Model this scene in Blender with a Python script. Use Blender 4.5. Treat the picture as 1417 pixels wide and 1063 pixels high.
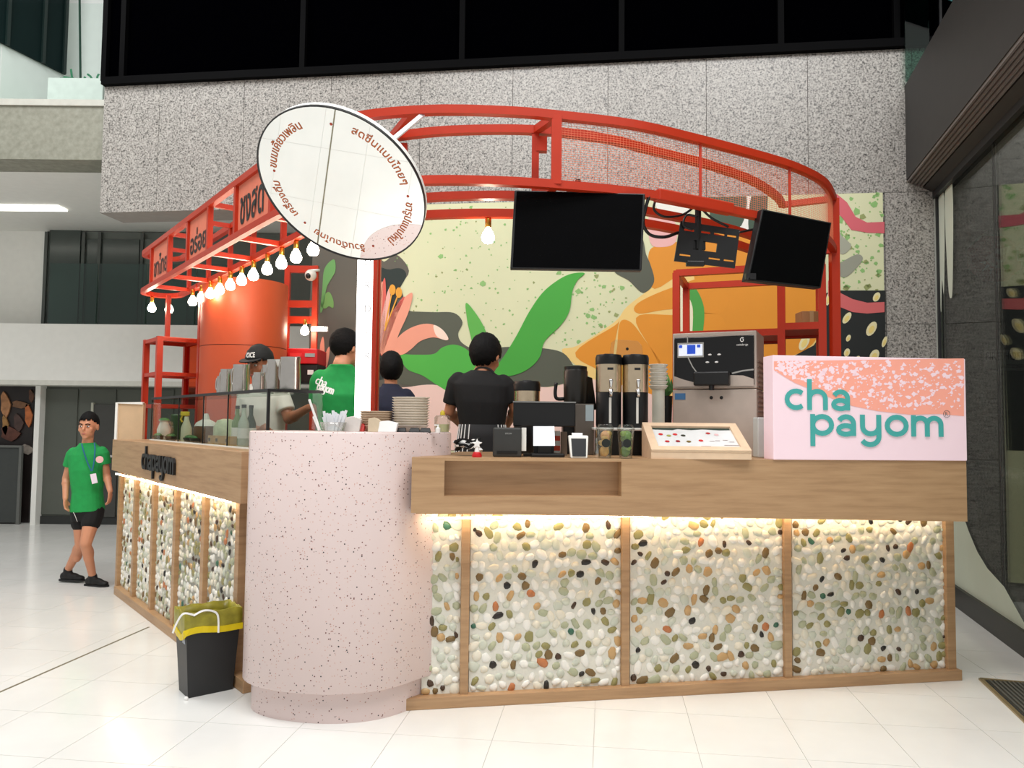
import bpy, bmesh, math, random
from mathutils import Vector, Matrix
random.seed(7)
V = Vector
scene = bpy.context.scene
for o in list(bpy.data.objects):
    bpy.data.objects.remove(o)
COL = scene.collection

# ------------------------------------------------------------------ camera
FPX, CX, CY = 1050.0, 708.5, 531.5
CAM = V((0, 0, 1.35))
PITCH, ROLL = math.atan(54.5 / FPX), math.radians(0.6)
_F = V((0, math.cos(PITCH), math.sin(PITCH)))
_r0 = V((1, 0, 0)); _u0 = V((0, -math.sin(PITCH), math.cos(PITCH)))
RIGHT = _r0 * math.cos(ROLL) + _u0 * math.sin(ROLL)
UP = _u0 * math.cos(ROLL) - _r0 * math.sin(ROLL)
cam_d = bpy.data.cameras.new('camera'); cam = bpy.data.objects.new('camera', cam_d); COL.objects.link(cam)
cam_d.sensor_fit = 'HORIZONTAL'; cam_d.sensor_width = 36.0
cam_d.lens = 36.0 * FPX / 1417.0; cam_d.clip_start = 0.05; cam_d.clip_end = 200
rot = Matrix((RIGHT, UP, -_F)).transposed()
cam.matrix_world = Matrix.Translation(CAM) @ rot.to_4x4()
scene.camera = cam

# ------------------------------------------------------------------ world, lights, exposure
world = bpy.data.worlds.new('world'); scene.world = world; world.use_nodes = True
world.node_tree.nodes['Background'].inputs[0].default_value = (1.0, 0.985, 0.96, 1)
world.node_tree.nodes['Background'].inputs[1].default_value = 0.50
vs = scene.view_settings
vs.view_transform = 'Standard'; vs.look = 'None'; vs.exposure = 0.0; vs.gamma = 1.0; vs.use_curve_mapping = False
def area(name, loc, size, energy, target, color=(1, 1, 1), sy=None):
    d = bpy.data.lights.new(name, 'AREA'); d.energy = energy; d.size = size; d.color = color
    if sy: d.shape = 'RECTANGLE'; d.size_y = sy
    o = bpy.data.objects.new(name, d); COL.objects.link(o); o.location = loc
    o.rotation_euler = (V(target) - V(loc)).to_track_quat('-Z', 'Y').to_euler()
    return o
area('atrium_ceiling_lamp_front_offscreen', (-1.2, 0.6, 7.2), 3.0, 270, (-0.6, 3.0, 0))
area('atrium_ceiling_lamp_right_offscreen', (2.2, 1.0, 7.2), 2.5, 210, (1.2, 4.2, 0.5))
area('atrium_ceiling_lamp_left_offscreen', (-5.0, 4.5, 7.2), 2.5, 190, (-4.2, 5.5, 0))

# ------------------------------------------------------------------ helpers
def ray(u, v): return _F + RIGHT * ((u - CX) / FPX) - UP * ((v - CY) / FPX)
def at(u, v, Y):
    r = ray(u, v); return CAM + r * (Y / r.y)
def onz(u, v, z):
    r = ray(u, v); return CAM + r * ((z - CAM.z) / r.z)
def onpl(u, v, p, n):
    r = ray(u, v); return CAM + r * ((p - CAM).dot(n) / r.dot(n))
def lin(c):
    c = c / 255.0
    return c / 12.92 if c <= 0.04045 else ((c + 0.055) / 1.055) ** 2.4
def rgb(c): return (lin(c[0]), lin(c[1]), lin(c[2]), 1)
MAT = {}
def mat(name, c=(200, 200, 200), rough=0.5, metal=0.0, spec=0.5, emis=None, es=0.0, var=0.06, scale=12.0, bump=0.0):
    if name in MAT: return MAT[name]
    m = bpy.data.materials.new(name); m.use_nodes = True; nt = m.node_tree
    b = nt.nodes['Principled BSDF']
    b.inputs['Roughness'].default_value = rough; b.inputs['Metallic'].default_value = metal
    b.inputs['Specular IOR Level'].default_value = spec
    col = rgb(c)
    tc = nt.nodes.new('ShaderNodeTexCoord'); nz = nt.nodes.new('ShaderNodeTexNoise')
    nz.inputs['Scale'].default_value = scale; nz.inputs['Detail'].default_value = 4
    nt.links.new(tc.outputs['Object'], nz.inputs['Vector'])
    rp = nt.nodes.new('ShaderNodeValToRGB')
    rp.color_ramp.elements[0].position = 0.3; rp.color_ramp.elements[1].position = 0.7
    rp.color_ramp.elements[0].color = tuple(x * (1 - var) for x in col[:3]) + (1,)
    rp.color_ramp.elements[1].color = tuple(min(1, x * (1 + var)) for x in col[:3]) + (1,)
    nt.links.new(nz.outputs['Fac'], rp.inputs['Fac']); nt.links.new(rp.outputs['Color'], b.inputs['Base Color'])
    if bump:
        bp = nt.nodes.new('ShaderNodeBump'); bp.inputs['Strength'].default_value = bump; bp.inputs['Distance'].default_value = 0.01
        nt.links.new(nz.outputs['Fac'], bp.inputs['Height']); nt.links.new(bp.outputs['Normal'], b.inputs['Normal'])
    if emis:
        b.inputs['Emission Color'].default_value = rgb(emis); b.inputs['Emission Strength'].default_value = es
    MAT[name] = m
    return m
def ramp_mat(name, stops, rough, tex='noise', scale=50, detail=3, spec=0.5, mapping=(1, 1, 1), bump=0.0, interp='LINEAR', rough2=0.6):
    m = bpy.data.materials.new(name); m.use_nodes = True; nt = m.node_tree; b = nt.nodes['Principled BSDF']
    b.inputs['Roughness'].default_value = rough; b.inputs['Specular IOR Level'].default_value = spec
    g = nt.nodes.new('ShaderNodeNewGeometry'); mp = nt.nodes.new('ShaderNodeMapping'); mp.inputs['Scale'].default_value = mapping
    nt.links.new(g.outputs['Position'], mp.inputs['Vector'])
    if tex == 'noise':
        t = nt.nodes.new('ShaderNodeTexNoise'); t.inputs['Scale'].default_value = scale; t.inputs['Detail'].default_value = detail; t.inputs['Roughness'].default_value = rough2; out = t.outputs['Fac']
    else:
        t = nt.nodes.new('ShaderNodeTexVoronoi'); t.inputs['Scale'].default_value = scale; out = t.outputs['Distance']
    nt.links.new(mp.outputs['Vector'], t.inputs['Vector'])
    rp = nt.nodes.new('ShaderNodeValToRGB'); rp.color_ramp.interpolation = interp
    while len(rp.color_ramp.elements) < len(stops): rp.color_ramp.elements.new(0.5)
    for e, (p, c) in zip(rp.color_ramp.elements, stops): e.position = p; e.color = rgb(c)
    nt.links.new(out, rp.inputs['Fac']); nt.links.new(rp.outputs['Color'], b.inputs['Base Color'])
    if bump:
        bp = nt.nodes.new('ShaderNodeBump'); bp.inputs['Strength'].default_value = bump; bp.inputs['Distance'].default_value = 0.003
        nt.links.new(out, bp.inputs['Height']); nt.links.new(bp.outputs['Normal'], b.inputs['Normal'])
    MAT[name] = m
    return m
def glass_mat(name, tint, refl=0.5, base_refl=0.04):
    m = bpy.data.materials.new(name); m.use_nodes = True; nt = m.node_tree
    nt.nodes.remove(nt.nodes['Principled BSDF']); out = nt.nodes['Material Output']
    tr = nt.nodes.new('ShaderNodeBsdfTransparent'); tr.inputs[0].default_value = rgb(tint)
    gl = nt.nodes.new('ShaderNodeBsdfGlossy'); gl.inputs['Roughness'].default_value = 0.015
    fr = nt.nodes.new('ShaderNodeFresnel'); fr.inputs['IOR'].default_value = 1.5
    mx = nt.nodes.new('ShaderNodeMixShader')
    mt = nt.nodes.new('ShaderNodeMath'); mt.operation = 'MULTIPLY_ADD'; mt.inputs[1].default_value = refl; mt.inputs[2].default_value = base_refl
    nt.links.new(fr.outputs[0], mt.inputs[0]); nt.links.new(mt.outputs[0], mx.inputs[0])
    nt.links.new(tr.outputs[0], mx.inputs[1]); nt.links.new(gl.outputs[0], mx.inputs[2]); nt.links.new(mx.outputs[0], out.inputs[0])
    MAT[name] = m
    return m

def cr(pts, n=6, closed=False):
    """Catmull-Rom through points."""
    P = [V(p) for p in pts]; out = []; N = len(P)
    rng = range(N) if closed else range(N - 1)
    for i in rng:
        if closed: a, b, c, d = P[(i - 1) % N], P[i], P[(i + 1) % N], P[(i + 2) % N]
        else: a, b, c, d = P[max(i - 1, 0)], P[i], P[i + 1], P[min(i + 2, N - 1)]
        for k in range(n):
            t = k / n
            out.append(0.5 * ((2 * b) + (c - a) * t + (2 * a - 5 * b + 4 * c - d) * t * t + (3 * b - a - 3 * c + d) * t ** 3))
    if not closed: out.append(P[-1].copy())
    return out

WL = {}     # world location of each object's origin
class MB:
    def __init__(s): s.v = []; s.f = []
    def add(s, vs_, fs):
        k = len(s.v); s.v += [V(p) for p in vs_]; s.f += [tuple(i + k for i in f) for f in fs]; return s
    def box(s, c, size, R=None):
        c = V(c); hx, hy, hz = size[0] / 2, size[1] / 2, size[2] / 2; p = []
        for x in (-hx, hx):
            for y in (-hy, hy):
                for z in (-hz, hz):
                    q = V((x, y, z)); p.append(c + (R @ q if R else q))
        return s.add(p, [(0, 1, 3, 2), (4, 6, 7, 5), (0, 4, 5, 1), (2, 3, 7, 6), (0, 2, 6, 4), (1, 5, 7, 3)])
    def b2(s, lo, hi):
        lo, hi = V(lo), V(hi); return s.box((lo + hi) / 2, hi - lo)
    def beam(s, a, b, w, h, up=V((0, 0, 1))):
        return s.bar([a, b], w, h, up)
    def bar(s, path, w, h, up=V((0, 0, 1)), closed=False):
        P = [V(p) for p in path]; n = len(P); p = []; f = []
        for i in range(n):
            if closed: t = P[(i + 1) % n] - P[i - 1]
            else: t = P[min(i + 1, n - 1)] - P[max(i - 1, 0)]
            t.normalize(); u = up if abs(t.dot(up)) < 0.95 else V((0, 1, 0))
            sd = t.cross(u).normalized(); uu = sd.cross(t).normalized()
            for a, b in ((-1, -1), (1, -1), (1, 1), (-1, 1)): p.append(P[i] + sd * (a * w / 2) + uu * (b * h / 2))
        for i in range(n if closed else n - 1):
            j = (i + 1) % n
            for k in range(4): f.append((i * 4 + k, i * 4 + (k + 1) % 4, j * 4 + (k + 1) % 4, j * 4 + k))
        if not closed: f += [(0, 1, 2, 3), tuple((n - 1) * 4 + k for k in (3, 2, 1, 0))]
        return s.add(p, f)
    def tube(s, path, r, seg=8, closed=False):
        P = [V(p) for p in path]; n = len(P); p = []; f = []
        rr = r if isinstance(r, (list, tuple)) else [r] * n
        prev = None
        for i in range(n):
            if closed: t = P[(i + 1) % n] - P[i - 1]
            else: t = P[min(i + 1, n - 1)] - P[max(i - 1, 0)]
            t.normalize()
            if prev is None:
                a = t.orthogonal().normalized()
            else:
                a = prev - t * prev.dot(t)
                a = a.normalized() if a.length > 1e-6 else t.orthogonal().normalized()
            prev = a; b = t.cross(a)
            for k in range(seg):
                an = 2 * math.pi * k / seg; p.append(P[i] + (a * math.cos(an) + b * math.sin(an)) * rr[i])
        for i in range(n if closed else n - 1):
            j = (i + 1) % n
            for k in range(seg): f.append((i * seg + k, i * seg + (k + 1) % seg, j * seg + (k + 1) % seg, j * seg + k))
        if not closed: f += [tuple(range(seg - 1, -1, -1)), tuple((n - 1) * seg + k for k in range(seg))]
        return s.add(p, f)
    def prism(s, poly, ext):
        P = [V(p) for p in poly]; n = len(P); ext = V(ext)
        f = [tuple(range(n)), tuple(range(2 * n - 1, n - 1, -1))]
        f += [(i, (i + 1) % n, n + (i + 1) % n, n + i) for i in range(n)]
        return s.add(P + [q + ext for q in P], f)
    def poly(s, pts): return s.add(pts, [tuple(range(len(pts)))])
    def lathe(s, prof, c, seg=16, R=None, cap=True):
        c = V(c); p = []; f = []; n = len(prof)
        for r, z in prof:
            for k in range(seg):
                a = 2 * math.pi * k / seg; q = V((r * math.cos(a), r * math.sin(a), z)); p.append(c + (R @ q if R else q))
        for i in range(n - 1):
            for k in range(seg): f.append((i * seg + k, i * seg + (k + 1) % seg, (i + 1) * seg + (k + 1) % seg, (i + 1) * seg + k))
        if cap: f += [tuple(range(seg - 1, -1, -1)), tuple((n - 1) * seg + k for k in range(seg))]
        return s.add(p, f)
    def ell(s, c, rad, R=None, nu=14, nv=9):
        c = V(c); p = []; f = []
        if not isinstance(rad, (tuple, list)): rad = (rad,) * 3
        def T(q): q = V((q[0] * rad[0], q[1] * rad[1], q[2] * rad[2])); return c + (R @ q if R else q)
        p.append(T((0, 0, -1)))
        for i in range(1, nv):
            th = math.pi * i / nv
            for k in range(nu):
                a = 2 * math.pi * k / nu; p.append(T((math.sin(th) * math.cos(a), math.sin(th) * math.sin(a), -math.cos(th))))
        p.append(T((0, 0, 1))); last = len(p) - 1
        for k in range(nu): f.append((0, 1 + (k + 1) % nu, 1 + k)); f.append((last, last - nu + k, last - nu + (k + 1) % nu))
        for i in range(nv - 2):
            for k in range(nu):
                a = 1 + i * nu; f.append((a + k, a + (k + 1) % nu, a + nu + (k + 1) % nu, a + nu + k))
        return s.add(p, f)
    def cone(s, a, ra, b, rb, seg=12):
        """tapered capsule"""
        a, b = V(a), V(b); d = b - a; L = d.length
        if L < 1e-6: return s.ell(a, max(ra, rb))
        t = d / L; path = []; rr = []
        for k in range(4):
            an = math.pi / 2 * (1 - (k + 0.15) / 4); path.append(a - t * ra * math.sin(an)); rr.append(max(ra * math.cos(an), ra * .05))
        path.append(a); rr.append(ra); path.append(b); rr.append(rb)
        for k in range(3, -1, -1):
            an = math.pi / 2 * (1 - (k + 0.15) / 4); path.append(b + t * rb * math.sin(an)); rr.append(max(rb * math.cos(an), rb * .05))
        return s.tube(path, rr, seg)
    def ribbon(s, pts2, w, fr, depth, closed=False):
        """stroke of width w along 2-D points; fr(x,y,d) -> 3-D"""
        P = [V((p[0], p[1], 0)) for p in pts2]; n = len(P); p = []; f = []
        for i in range(n):
            if closed: t = P[(i + 1) % n] - P[i - 1]
            else: t = P[min(i + 1, n - 1)] - P[max(i - 1, 0)]
            t.normalize(); nn = V((-t.y, t.x, 0)); a = P[i] + nn * w / 2; b = P[i] - nn * w / 2
            p += [fr(a.x, a.y, 0), fr(b.x, b.y, 0), fr(b.x, b.y, depth), fr(a.x, a.y, depth)]
        for i in range(n if closed else n - 1):
            j = (i + 1) % n
            for k in range(4): f.append((i * 4 + k, i * 4 + (k + 1) % 4, j * 4 + (k + 1) % 4, j * 4 + k))
        if not closed: f += [(0, 1, 2, 3), tuple((n - 1) * 4 + k for k in (3, 2, 1, 0))]
        return s.add(p, f)
    def mesh(s, name, m, smooth=False, origin=None):
        me = bpy.data.meshes.new(name)
        if origin is None:
            lo = V((min(p.x for p in s.v), min(p.y for p in s.v), min(p.z for p in s.v)))
            hi = V((max(p.x for p in s.v), max(p.y for p in s.v), max(p.z for p in s.v)))
            origin = V(((lo.x + hi.x) / 2, (lo.y + hi.y) / 2, lo.z))
        me.from_pydata([tuple(p - origin) for p in s.v], [], s.f)
        bm = bmesh.new(); bm.from_mesh(me); bmesh.ops.recalc_face_normals(bm, faces=bm.faces); bm.to_mesh(me); bm.free()
        if smooth: me.polygons.foreach_set('use_smooth', [True] * len(me.polygons))
        if m: me.materials.append(m if not isinstance(m, str) else MAT[m])
        return me, origin
    def build(s, name, m, parent=None, smooth=False, bevel=0.0, seg=2, label=None, cat=None, group=None, kind=None, angle=None):
        me, org = s.mesh(name, m, smooth or angle is not None)
        o = bpy.data.objects.new(name, me); COL.objects.link(o)
        place(o, org, parent)
        if bevel:
            b = o.modifiers.new('bevel', 'BEVEL'); b.width = bevel; b.segments = seg; b.limit_method = 'ANGLE'; b.angle_limit = math.radians(40)
        if angle is not None: me.set_sharp_from_angle(angle=math.radians(angle))
        tag(o, label, cat, group, kind)
        return o
def place(o, org, parent=None):
    o.location = V(org) - (WL[parent.name] if parent else V((0, 0, 0)))
    if parent: o.parent = parent
    WL[o.name] = V(org)
def tag(o, label=None, cat=None, group=None, kind=None):
    if label: o['label'] = label
    if cat: o['category'] = cat
    if group: o['group'] = group
    if kind: o['kind'] = kind
    return o
def thing(name, label, cat, loc, group=None):
    o = bpy.data.objects.new(name, None); COL.objects.link(o); o.empty_display_size = 0.1
    place(o, loc); return tag(o, label, cat, group)
def mo(name, me, loc, parent=None, rot_=None):
    o = bpy.data.objects.new(name, me); COL.objects.link(o); place(o, loc, parent)
    if rot_ is not None: o.rotation_euler = rot_.to_euler()
    return o
def text_verts(body, extrude=0.0, size=1.0, bold=0.0):
    """outline text turned into vertices and faces, baseline at y=0, starting at x=0"""
    c = bpy.data.curves.new('lettering', 'FONT'); c.body = body; c.size = size; c.offset = bold; c.extrude = extrude; c.resolution_u = 3
    o = bpy.data.objects.new('lettering', c); COL.objects.link(o)
    dg = bpy.context.evaluated_depsgraph_get(); me = bpy.data.meshes.new_from_object(o.evaluated_get(dg))
    vv = [v.co.copy() for v in me.vertices]; ff = [tuple(p.vertices) for p in me.polygons]
    bpy.data.objects.remove(o); bpy.data.curves.remove(c); bpy.data.meshes.remove(me)
    return vv, ff
def text_on(mb, body, fr, width=None, height=None, center=True, bold=0.0):
    """put text into mb through frame fr(x,y,d); scaled to the given width/height (metres)"""
    vv, ff = text_verts(body, 0.0, 1.0, bold)
    if not vv: return
    x0, x1 = min(v.x for v in vv), max(v.x for v in vv); y0, y1 = min(v.y for v in vv), max(v.y for v in vv)
    sx = width / (x1 - x0) if width else height / (y1 - y0)
    sy = height / (y1 - y0) if height else sx
    ox = (x0 + x1) / 2 if center else x0; oy = (y0 + y1) / 2 if center else 0
    mb.add([fr((v.x - ox) * sx, (v.y - oy) * sy, 0) for v in vv], ff)
def frame(o, ex, ey, ez):
    o, ex, ey, ez = V(o), V(ex), V(ey), V(ez)
    return lambda x, y, d=0: o + ex * x + ey * y + ez * d
def arc(cx, cy, r, a0, a1, n=14, ry=None):
    ry = r if ry is None else ry
    return [(cx + r * math.cos(math.radians(a0 + (a1 - a0) * k / n)), cy + ry * math.sin(math.radians(a0 + (a1 - a0) * k / n))) for k in range(n + 1)]
def logo_letters(word):
    """geometric sans strokes, x-height 1; returns [(points, closed)], width"""
    out = []; x = 0
    for ch in word:
        S = []
        if ch == 'c': S = [(arc(.5, .5, .40, 48, 312), False)]; w = .98
        elif ch == 'h': S = [([(.11, 0), (.11, 1.48)], False), ([(.11, .5)] + arc(.46, .55, .35, 180, 0, 12) + [(.81, 0)], False)]; w = 1.06
        elif ch == 'a': S = [(arc(.43, .58, .31, 155, 0, 10) + [(.74, 0)], False), (arc(.42, .28, .31, 0, 360, 18, .20)[:-1], True)]; w = 1.0
        elif ch == 'p': S = [([(.11, -.48), (.11, 1.0)], False), (arc(.5, .5, .39, 0, 360, 20)[:-1], True)]; w = 1.06
        elif ch == 'y': S = [([(.11, 1.0)] + arc(.45, .45, .34, 180, 360, 12), False), ([(.79, 1.0), (.79, .0)] + arc(.42, -.02, .37, 0, -150, 10), False)]; w = 1.04
        elif ch == 'o': S = [(arc(.5, .5, .40, 0, 360, 20)[:-1], True)]; w = 1.1
        elif ch == 'm': S = [([(.11, 0), (.11, 1.0)], False), ([(.11, .5)] + arc(.40, .58, .29, 180, 0, 10) + [(.69, 0)], False), ([(.69, .5)] + arc(.98, .58, .29, 180, 0, 10) + [(1.27, 0)], False)]; w = 1.4
        for p, c in S: out.append(([(a + x, b) for a, b in p], c))
        x += w
    return out, x - .1
def logo(mb, word, fr, xh, width, depth=0.0, sw=.235):
    st, w = logo_letters(word); k = width / w / xh
    for i, (p, c) in enumerate(st): mb.ribbon([(a * k * xh, b * xh) for a, b in p], sw * xh, lambda x, y, d=0, i=i: fr(x, y, d + i * .00025 if d else 0), depth, c)

# ------------------------------------------------------------------ materials
ORANGE = mat('orange_paint', (182, 46, 15), 0.4, var=.04)
WHITE = mat('white_paint', (236, 236, 230), 0.55, var=.02)
BLACK = mat('black_plastic', (14, 14, 15), 0.4, var=.1)
DARK = mat('dark_metal', (30, 30, 32), 0.45, var=.1)
STEEL = mat('brushed_steel', (206, 202, 196), 0.24, metal=1.0, var=.03, scale=40)
CHROME = mat('chrome', (225, 225, 225), 0.08, metal=1.0, var=.02)
BRASS = mat('brass', (214, 160, 70), 0.3, metal=1.0)
PAPER = mat('white_paper', (244, 243, 240), 0.7, var=.02)
KRAFT = mat('pulp_board', (205, 188, 160), 0.8, var=.06)
SKIN = mat('skin', (205, 142, 108), 0.5, var=.05)
SKIN2 = mat('tan_skin', (160, 102, 72), 0.5, var=.05)
HAIR = mat('black_hair', (12, 11, 11), 0.75, spec=.2, var=.2, scale=60, bump=.4)
GREEN_SHIRT = mat('green_cotton', (24, 150, 72), 0.8, var=.08, scale=25, bump=.1)
BLACK_CLOTH = mat('black_cotton', (12, 12, 13), 0.85, var=.15, scale=25, bump=.1)
NAVY = mat('navy_cotton', (26, 30, 52), 0.85, var=.12, scale=25)
WHITE_CLOTH = mat('white_cotton', (226, 224, 216), 0.85, var=.05)
OAK = ramp_mat('oak_veneer', [(0.25, (158, 122, 88)), (0.5, (178, 142, 104)), (0.75, (190, 154, 116))], 0.45, 'noise', 3.0, 6, mapping=(1.0, 1.0, 14))
GRANITE = ramp_mat('grey_granite', [(0.33, (40, 38, 36)), (0.42, (120, 117, 112)), (0.50, (158, 154, 148)), (0.64, (190, 186, 179))], 0.35, 'noise', 68, 3, rough2=.7)
CONCRETE = ramp_mat('olive_concrete', [(0.3, (126, 126, 112)), (0.7, (150, 150, 136))], 0.5, 'noise', 18, 4)
TILE = ramp_mat('white_floor_tile', [(0.3, (226, 226, 222)), (0.7, (236, 236, 232))], 0.16, 'noise', 1.6, 4, spec=0.45)
GROUT = mat('floor_grout', (204, 202, 196), 0.8)
MORTAR = mat('white_mortar', (226, 224, 212), 0.85, var=.03, scale=60, bump=.2)
BLACK_GLASS = mat('black_window_glass', (1, 1, 2), 0.4, spec=0.0, var=.1)
MIRROR = mat('mirror_silver', (238, 240, 238), 0.012, metal=1.0, var=0.0)
CLEAR = glass_mat('clear_glass', (240, 244, 241), .22, .01)
SHOPGLASS = glass_mat('shopfront_glass', (244, 248, 244), .8, .02)
BALGLASS = glass_mat('green_balustrade_glass', (190, 214, 206), .5, .03)
CLEARCUP = glass_mat('clear_plastic', (246, 248, 246), .4, .03)
LED = mat('led_warm', (255, 238, 205), .5, emis=(255, 232, 196), es=24.0, var=0)
BULB = mat('bulb_glow', (255, 250, 240), .5, emis=(255, 236, 208), es=42.0, var=0)
LIGHTBOX = mat('lightbox_white', (250, 250, 250), .5, emis=(255, 250, 244), es=4.0, var=0)
# pink terrazzo with small chips
def terrazzo():
    m = bpy.data.materials.new('pink_terrazzo'); m.use_nodes = True; nt = m.node_tree; b = nt.nodes['Principled BSDF']
    b.inputs['Roughness'].default_value = .35
    g = nt.nodes.new('ShaderNodeNewGeometry')
    prev = None
    base = (222, 203, 199)
    for sc_, thr, c, cut in ((66, .20, (104, 46, 42), .24), (54, .17, (40, 30, 32), .20), (88, .22, (206, 160, 146), .3)):
        vo = nt.nodes.new('ShaderNodeTexVoronoi'); vo.inputs['Scale'].default_value = sc_
        nt.links.new(g.outputs['Position'], vo.inputs['Vector'])
        a = nt.nodes.new('ShaderNodeMath'); a.operation = 'LESS_THAN'; a.inputs[1].default_value = thr
        nt.links.new(vo.outputs['Distance'], a.inputs[0])
        sp = nt.nodes.new('ShaderNodeSeparateColor'); nt.links.new(vo.outputs['Color'], sp.inputs[0])
        l = nt.nodes.new('ShaderNodeMath'); l.operation = 'LESS_THAN'; l.inputs[1].default_value = cut
        nt.links.new(sp.outputs[0], l.inputs[0])
        mu = nt.nodes.new('ShaderNodeMath'); mu.operation = 'MULTIPLY'
        nt.links.new(a.outputs[0], mu.inputs[0]); nt.links.new(l.outputs[0], mu.inputs[1])
        mx = nt.nodes.new('ShaderNodeMix'); mx.data_type = 'RGBA'
        nt.links.new(mu.outputs[0], mx.inputs['Factor'])
        if prev is None: mx.inputs['A'].default_value = rgb(base)
        else: nt.links.new(prev, mx.inputs['A'])
        mx.inputs['B'].default_value = rgb(c); prev = mx.outputs['Result']
    nt.links.new(prev, b.inputs['Base Color']); MAT['pink_terrazzo'] = m
    return m
TERRAZZO = terrazzo()
WSTEEL = mat('warm_brushed_steel', (226, 206, 176), .24, metal=1.0, var=.03, scale=40)
Z = V((0, 0, 1))
def struct(mb, name, m, parent=None, **k): return mb.build(name, m, parent, kind=None if parent else 'structure', **k)
# ------------------------------------------------------------------ key lines of the place
C = V((3.466, 6.175, 0)); L = V((-3.92, 7.09, 0))          # back wall, right corner to left end
EW = (C - L).normalized(); NW = V((EW.y, -EW.x, 0))         # along the wall (to the right), towards the hall
DR = V((-0.257, -0.9664, 0)); NR = V((-0.9664, 0.257, 0))   # right wall: towards the camera, into the hall
BULK_LO, BULK_HI = 3.30, 4.52
# ------------------------------------------------------------------ floor
fl = struct(MB().b2((-9, -2.0, -0.08), (5.5, 12.0, -0.004)), 'floor', GROUT)
gx = V((EW.x, EW.y, 0)); gy = V((-EW.y, EW.x, 0)); TS = 0.43
tile_me, _ = MB().box((0, 0, -0.005), (TS - .0022, TS - .0022, 0.01)).mesh('tile', TILE, origin=V((0, 0, 0)))
rz = Matrix.Rotation(math.atan2(EW.y, EW.x), 3, 'Z')
cells = []
for i in range(-24, 16):
    for j in range(-8, 32):
        p = gx * (i * TS + .17) + gy * (j * TS + .05)
        if -8.8 < p.x < 5.3 and -1.6 < p.y < 11.8:
            inview = abs(p.x) < .70 * (p.y + .4) and p.y > 2.2 and p.x < 3.2 + .266 * (p.y - 5.2)
            hid = (p.y > 3.75 + .175 * p.x and p.x > -.6 and p.x < 2.4) or (p.y > 4.1 and p.x > -.6 - (p.y - 3.7) * .83 and p.x <= 2.4)
            cells.append((p.length if inview and not hid else 100 + p.length, p))
cells.sort(key=lambda c: c[0])
for d, p in cells[:300]: mo('tile', tile_me, p, fl, rz)
mb = MB()
for d, p in cells[300:]: mb.box(p + V((0, 0, -.005)), (TS - .0022, TS - .0022, .01), rz)
mb.build('far_tiles', TILE, fl, kind='stuff')
# expansion joint across the floor at the left
j1 = onz(206, 868, 0); j0 = onz(0, 958, 0); j0 = j0 + (j0 - j1) * 2.2
struct(MB().beam(j0 + V((0, 0, .0005)), j1 + V((0, 0, .0005)), .012, .003), 'trim_1', mat('joint_rubber', (120, 114, 92), .8))

# ------------------------------------------------------------------ back wall
wb = struct(MB().prism([C + V((0, 0, -.08)) - NW * .02, onpl(440, 500, C, NW) * 1.0 - NW * .02 + V((0, 0, 0)) - Z * (onpl(440, 500, C, NW).z + .08),
                        onpl(440, 500, C, NW) - NW * .3 - Z * (onpl(440, 500, C, NW).z + .08), C - NW * .3 - Z * .08], (0, 0, BULK_LO + .1)), 'wall_back', GRANITE)
wu = struct(MB().prism([C - NW * .02 + Z * BULK_LO, L - NW * .02 + Z * BULK_LO, L - NW * .36 + Z * BULK_LO, C - NW * .36 + Z * BULK_LO], (0, 0, BULK_HI - BULK_LO)), 'wall_bulkhead', mat('grey_render', (150, 146, 140), .7))
Lw = (C - L).length
k = 0; s = 0.0; widths = []
while s < Lw - .01:
    w = min(.84 if s else .57, Lw - s); a = L + EW * (s + .002); b = L + EW * (s + w - .002)
    MB().prism([a + Z * (BULK_LO + .002), b + Z * (BULK_LO + .002), b + Z * (BULK_HI - .002), a + Z * (BULK_HI - .002)], -NW * .02).build('granite_panel', GRANITE, wu)
    s += w
MUR0 = onpl(1226, 400, C, NW)
for z0, z1 in ((0, 1.1), (1.1, 2.2), (2.2, BULK_LO)):
    a = V((MUR0.x, MUR0.y, 0)) + EW * .002; b = C - EW * .001
    MB().prism([a + Z * (z0 + .002), b + Z * (z0 + .002), b + Z * (z1 - .002), a + Z * (z1 - .002)], -NW * .02).build('granite_panel', GRANITE, wb)
# dark glazing above the bulkhead
w1 = struct(MB().prism([C + EW * .5 - NW * .1 + Z * BULK_HI, L - NW * .1 + Z * BULK_HI, L - NW * .2 + Z * BULK_HI, C + EW * .5 - NW * .2 + Z * BULK_HI], (0, 0, 2.2)), 'window_1', DARK)
FRAMEBLK = mat('black_window_frame', (6, 6, 7), .6, spec=.04)
mb = MB().beam(L + NW * .01 + Z * (BULK_HI + .035), C + EW * .3 + NW * .01 + Z * (BULK_HI + .035), .09, .07)
mb.build('window_frame', FRAMEBLK, w1)
us = [147, 172, 420, 640, 860, 1080, 1240]
for u in us:
    p = onpl(u, 60, C - NW * .05, NW); p.z = BULK_HI
    MB().beam(p + Z * .07, p + Z * 2.15, .05, .06, up=NW).build('mullion', FRAMEBLK, w1)
pts = [onpl(u, 60, C - NW * .07, NW) for u in us] + [C + EW * .5 - NW * .07]
for a, b in zip(pts[:-1], pts[1:]):
    a = V((a.x, a.y, BULK_HI + .05)); b = V((b.x, b.y, BULK_HI + .05))
    MB().prism([a, b, b + Z * 2.1, a + Z * 2.1], -NW * .01).build('pane', BLACK_GLASS, w1)

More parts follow.
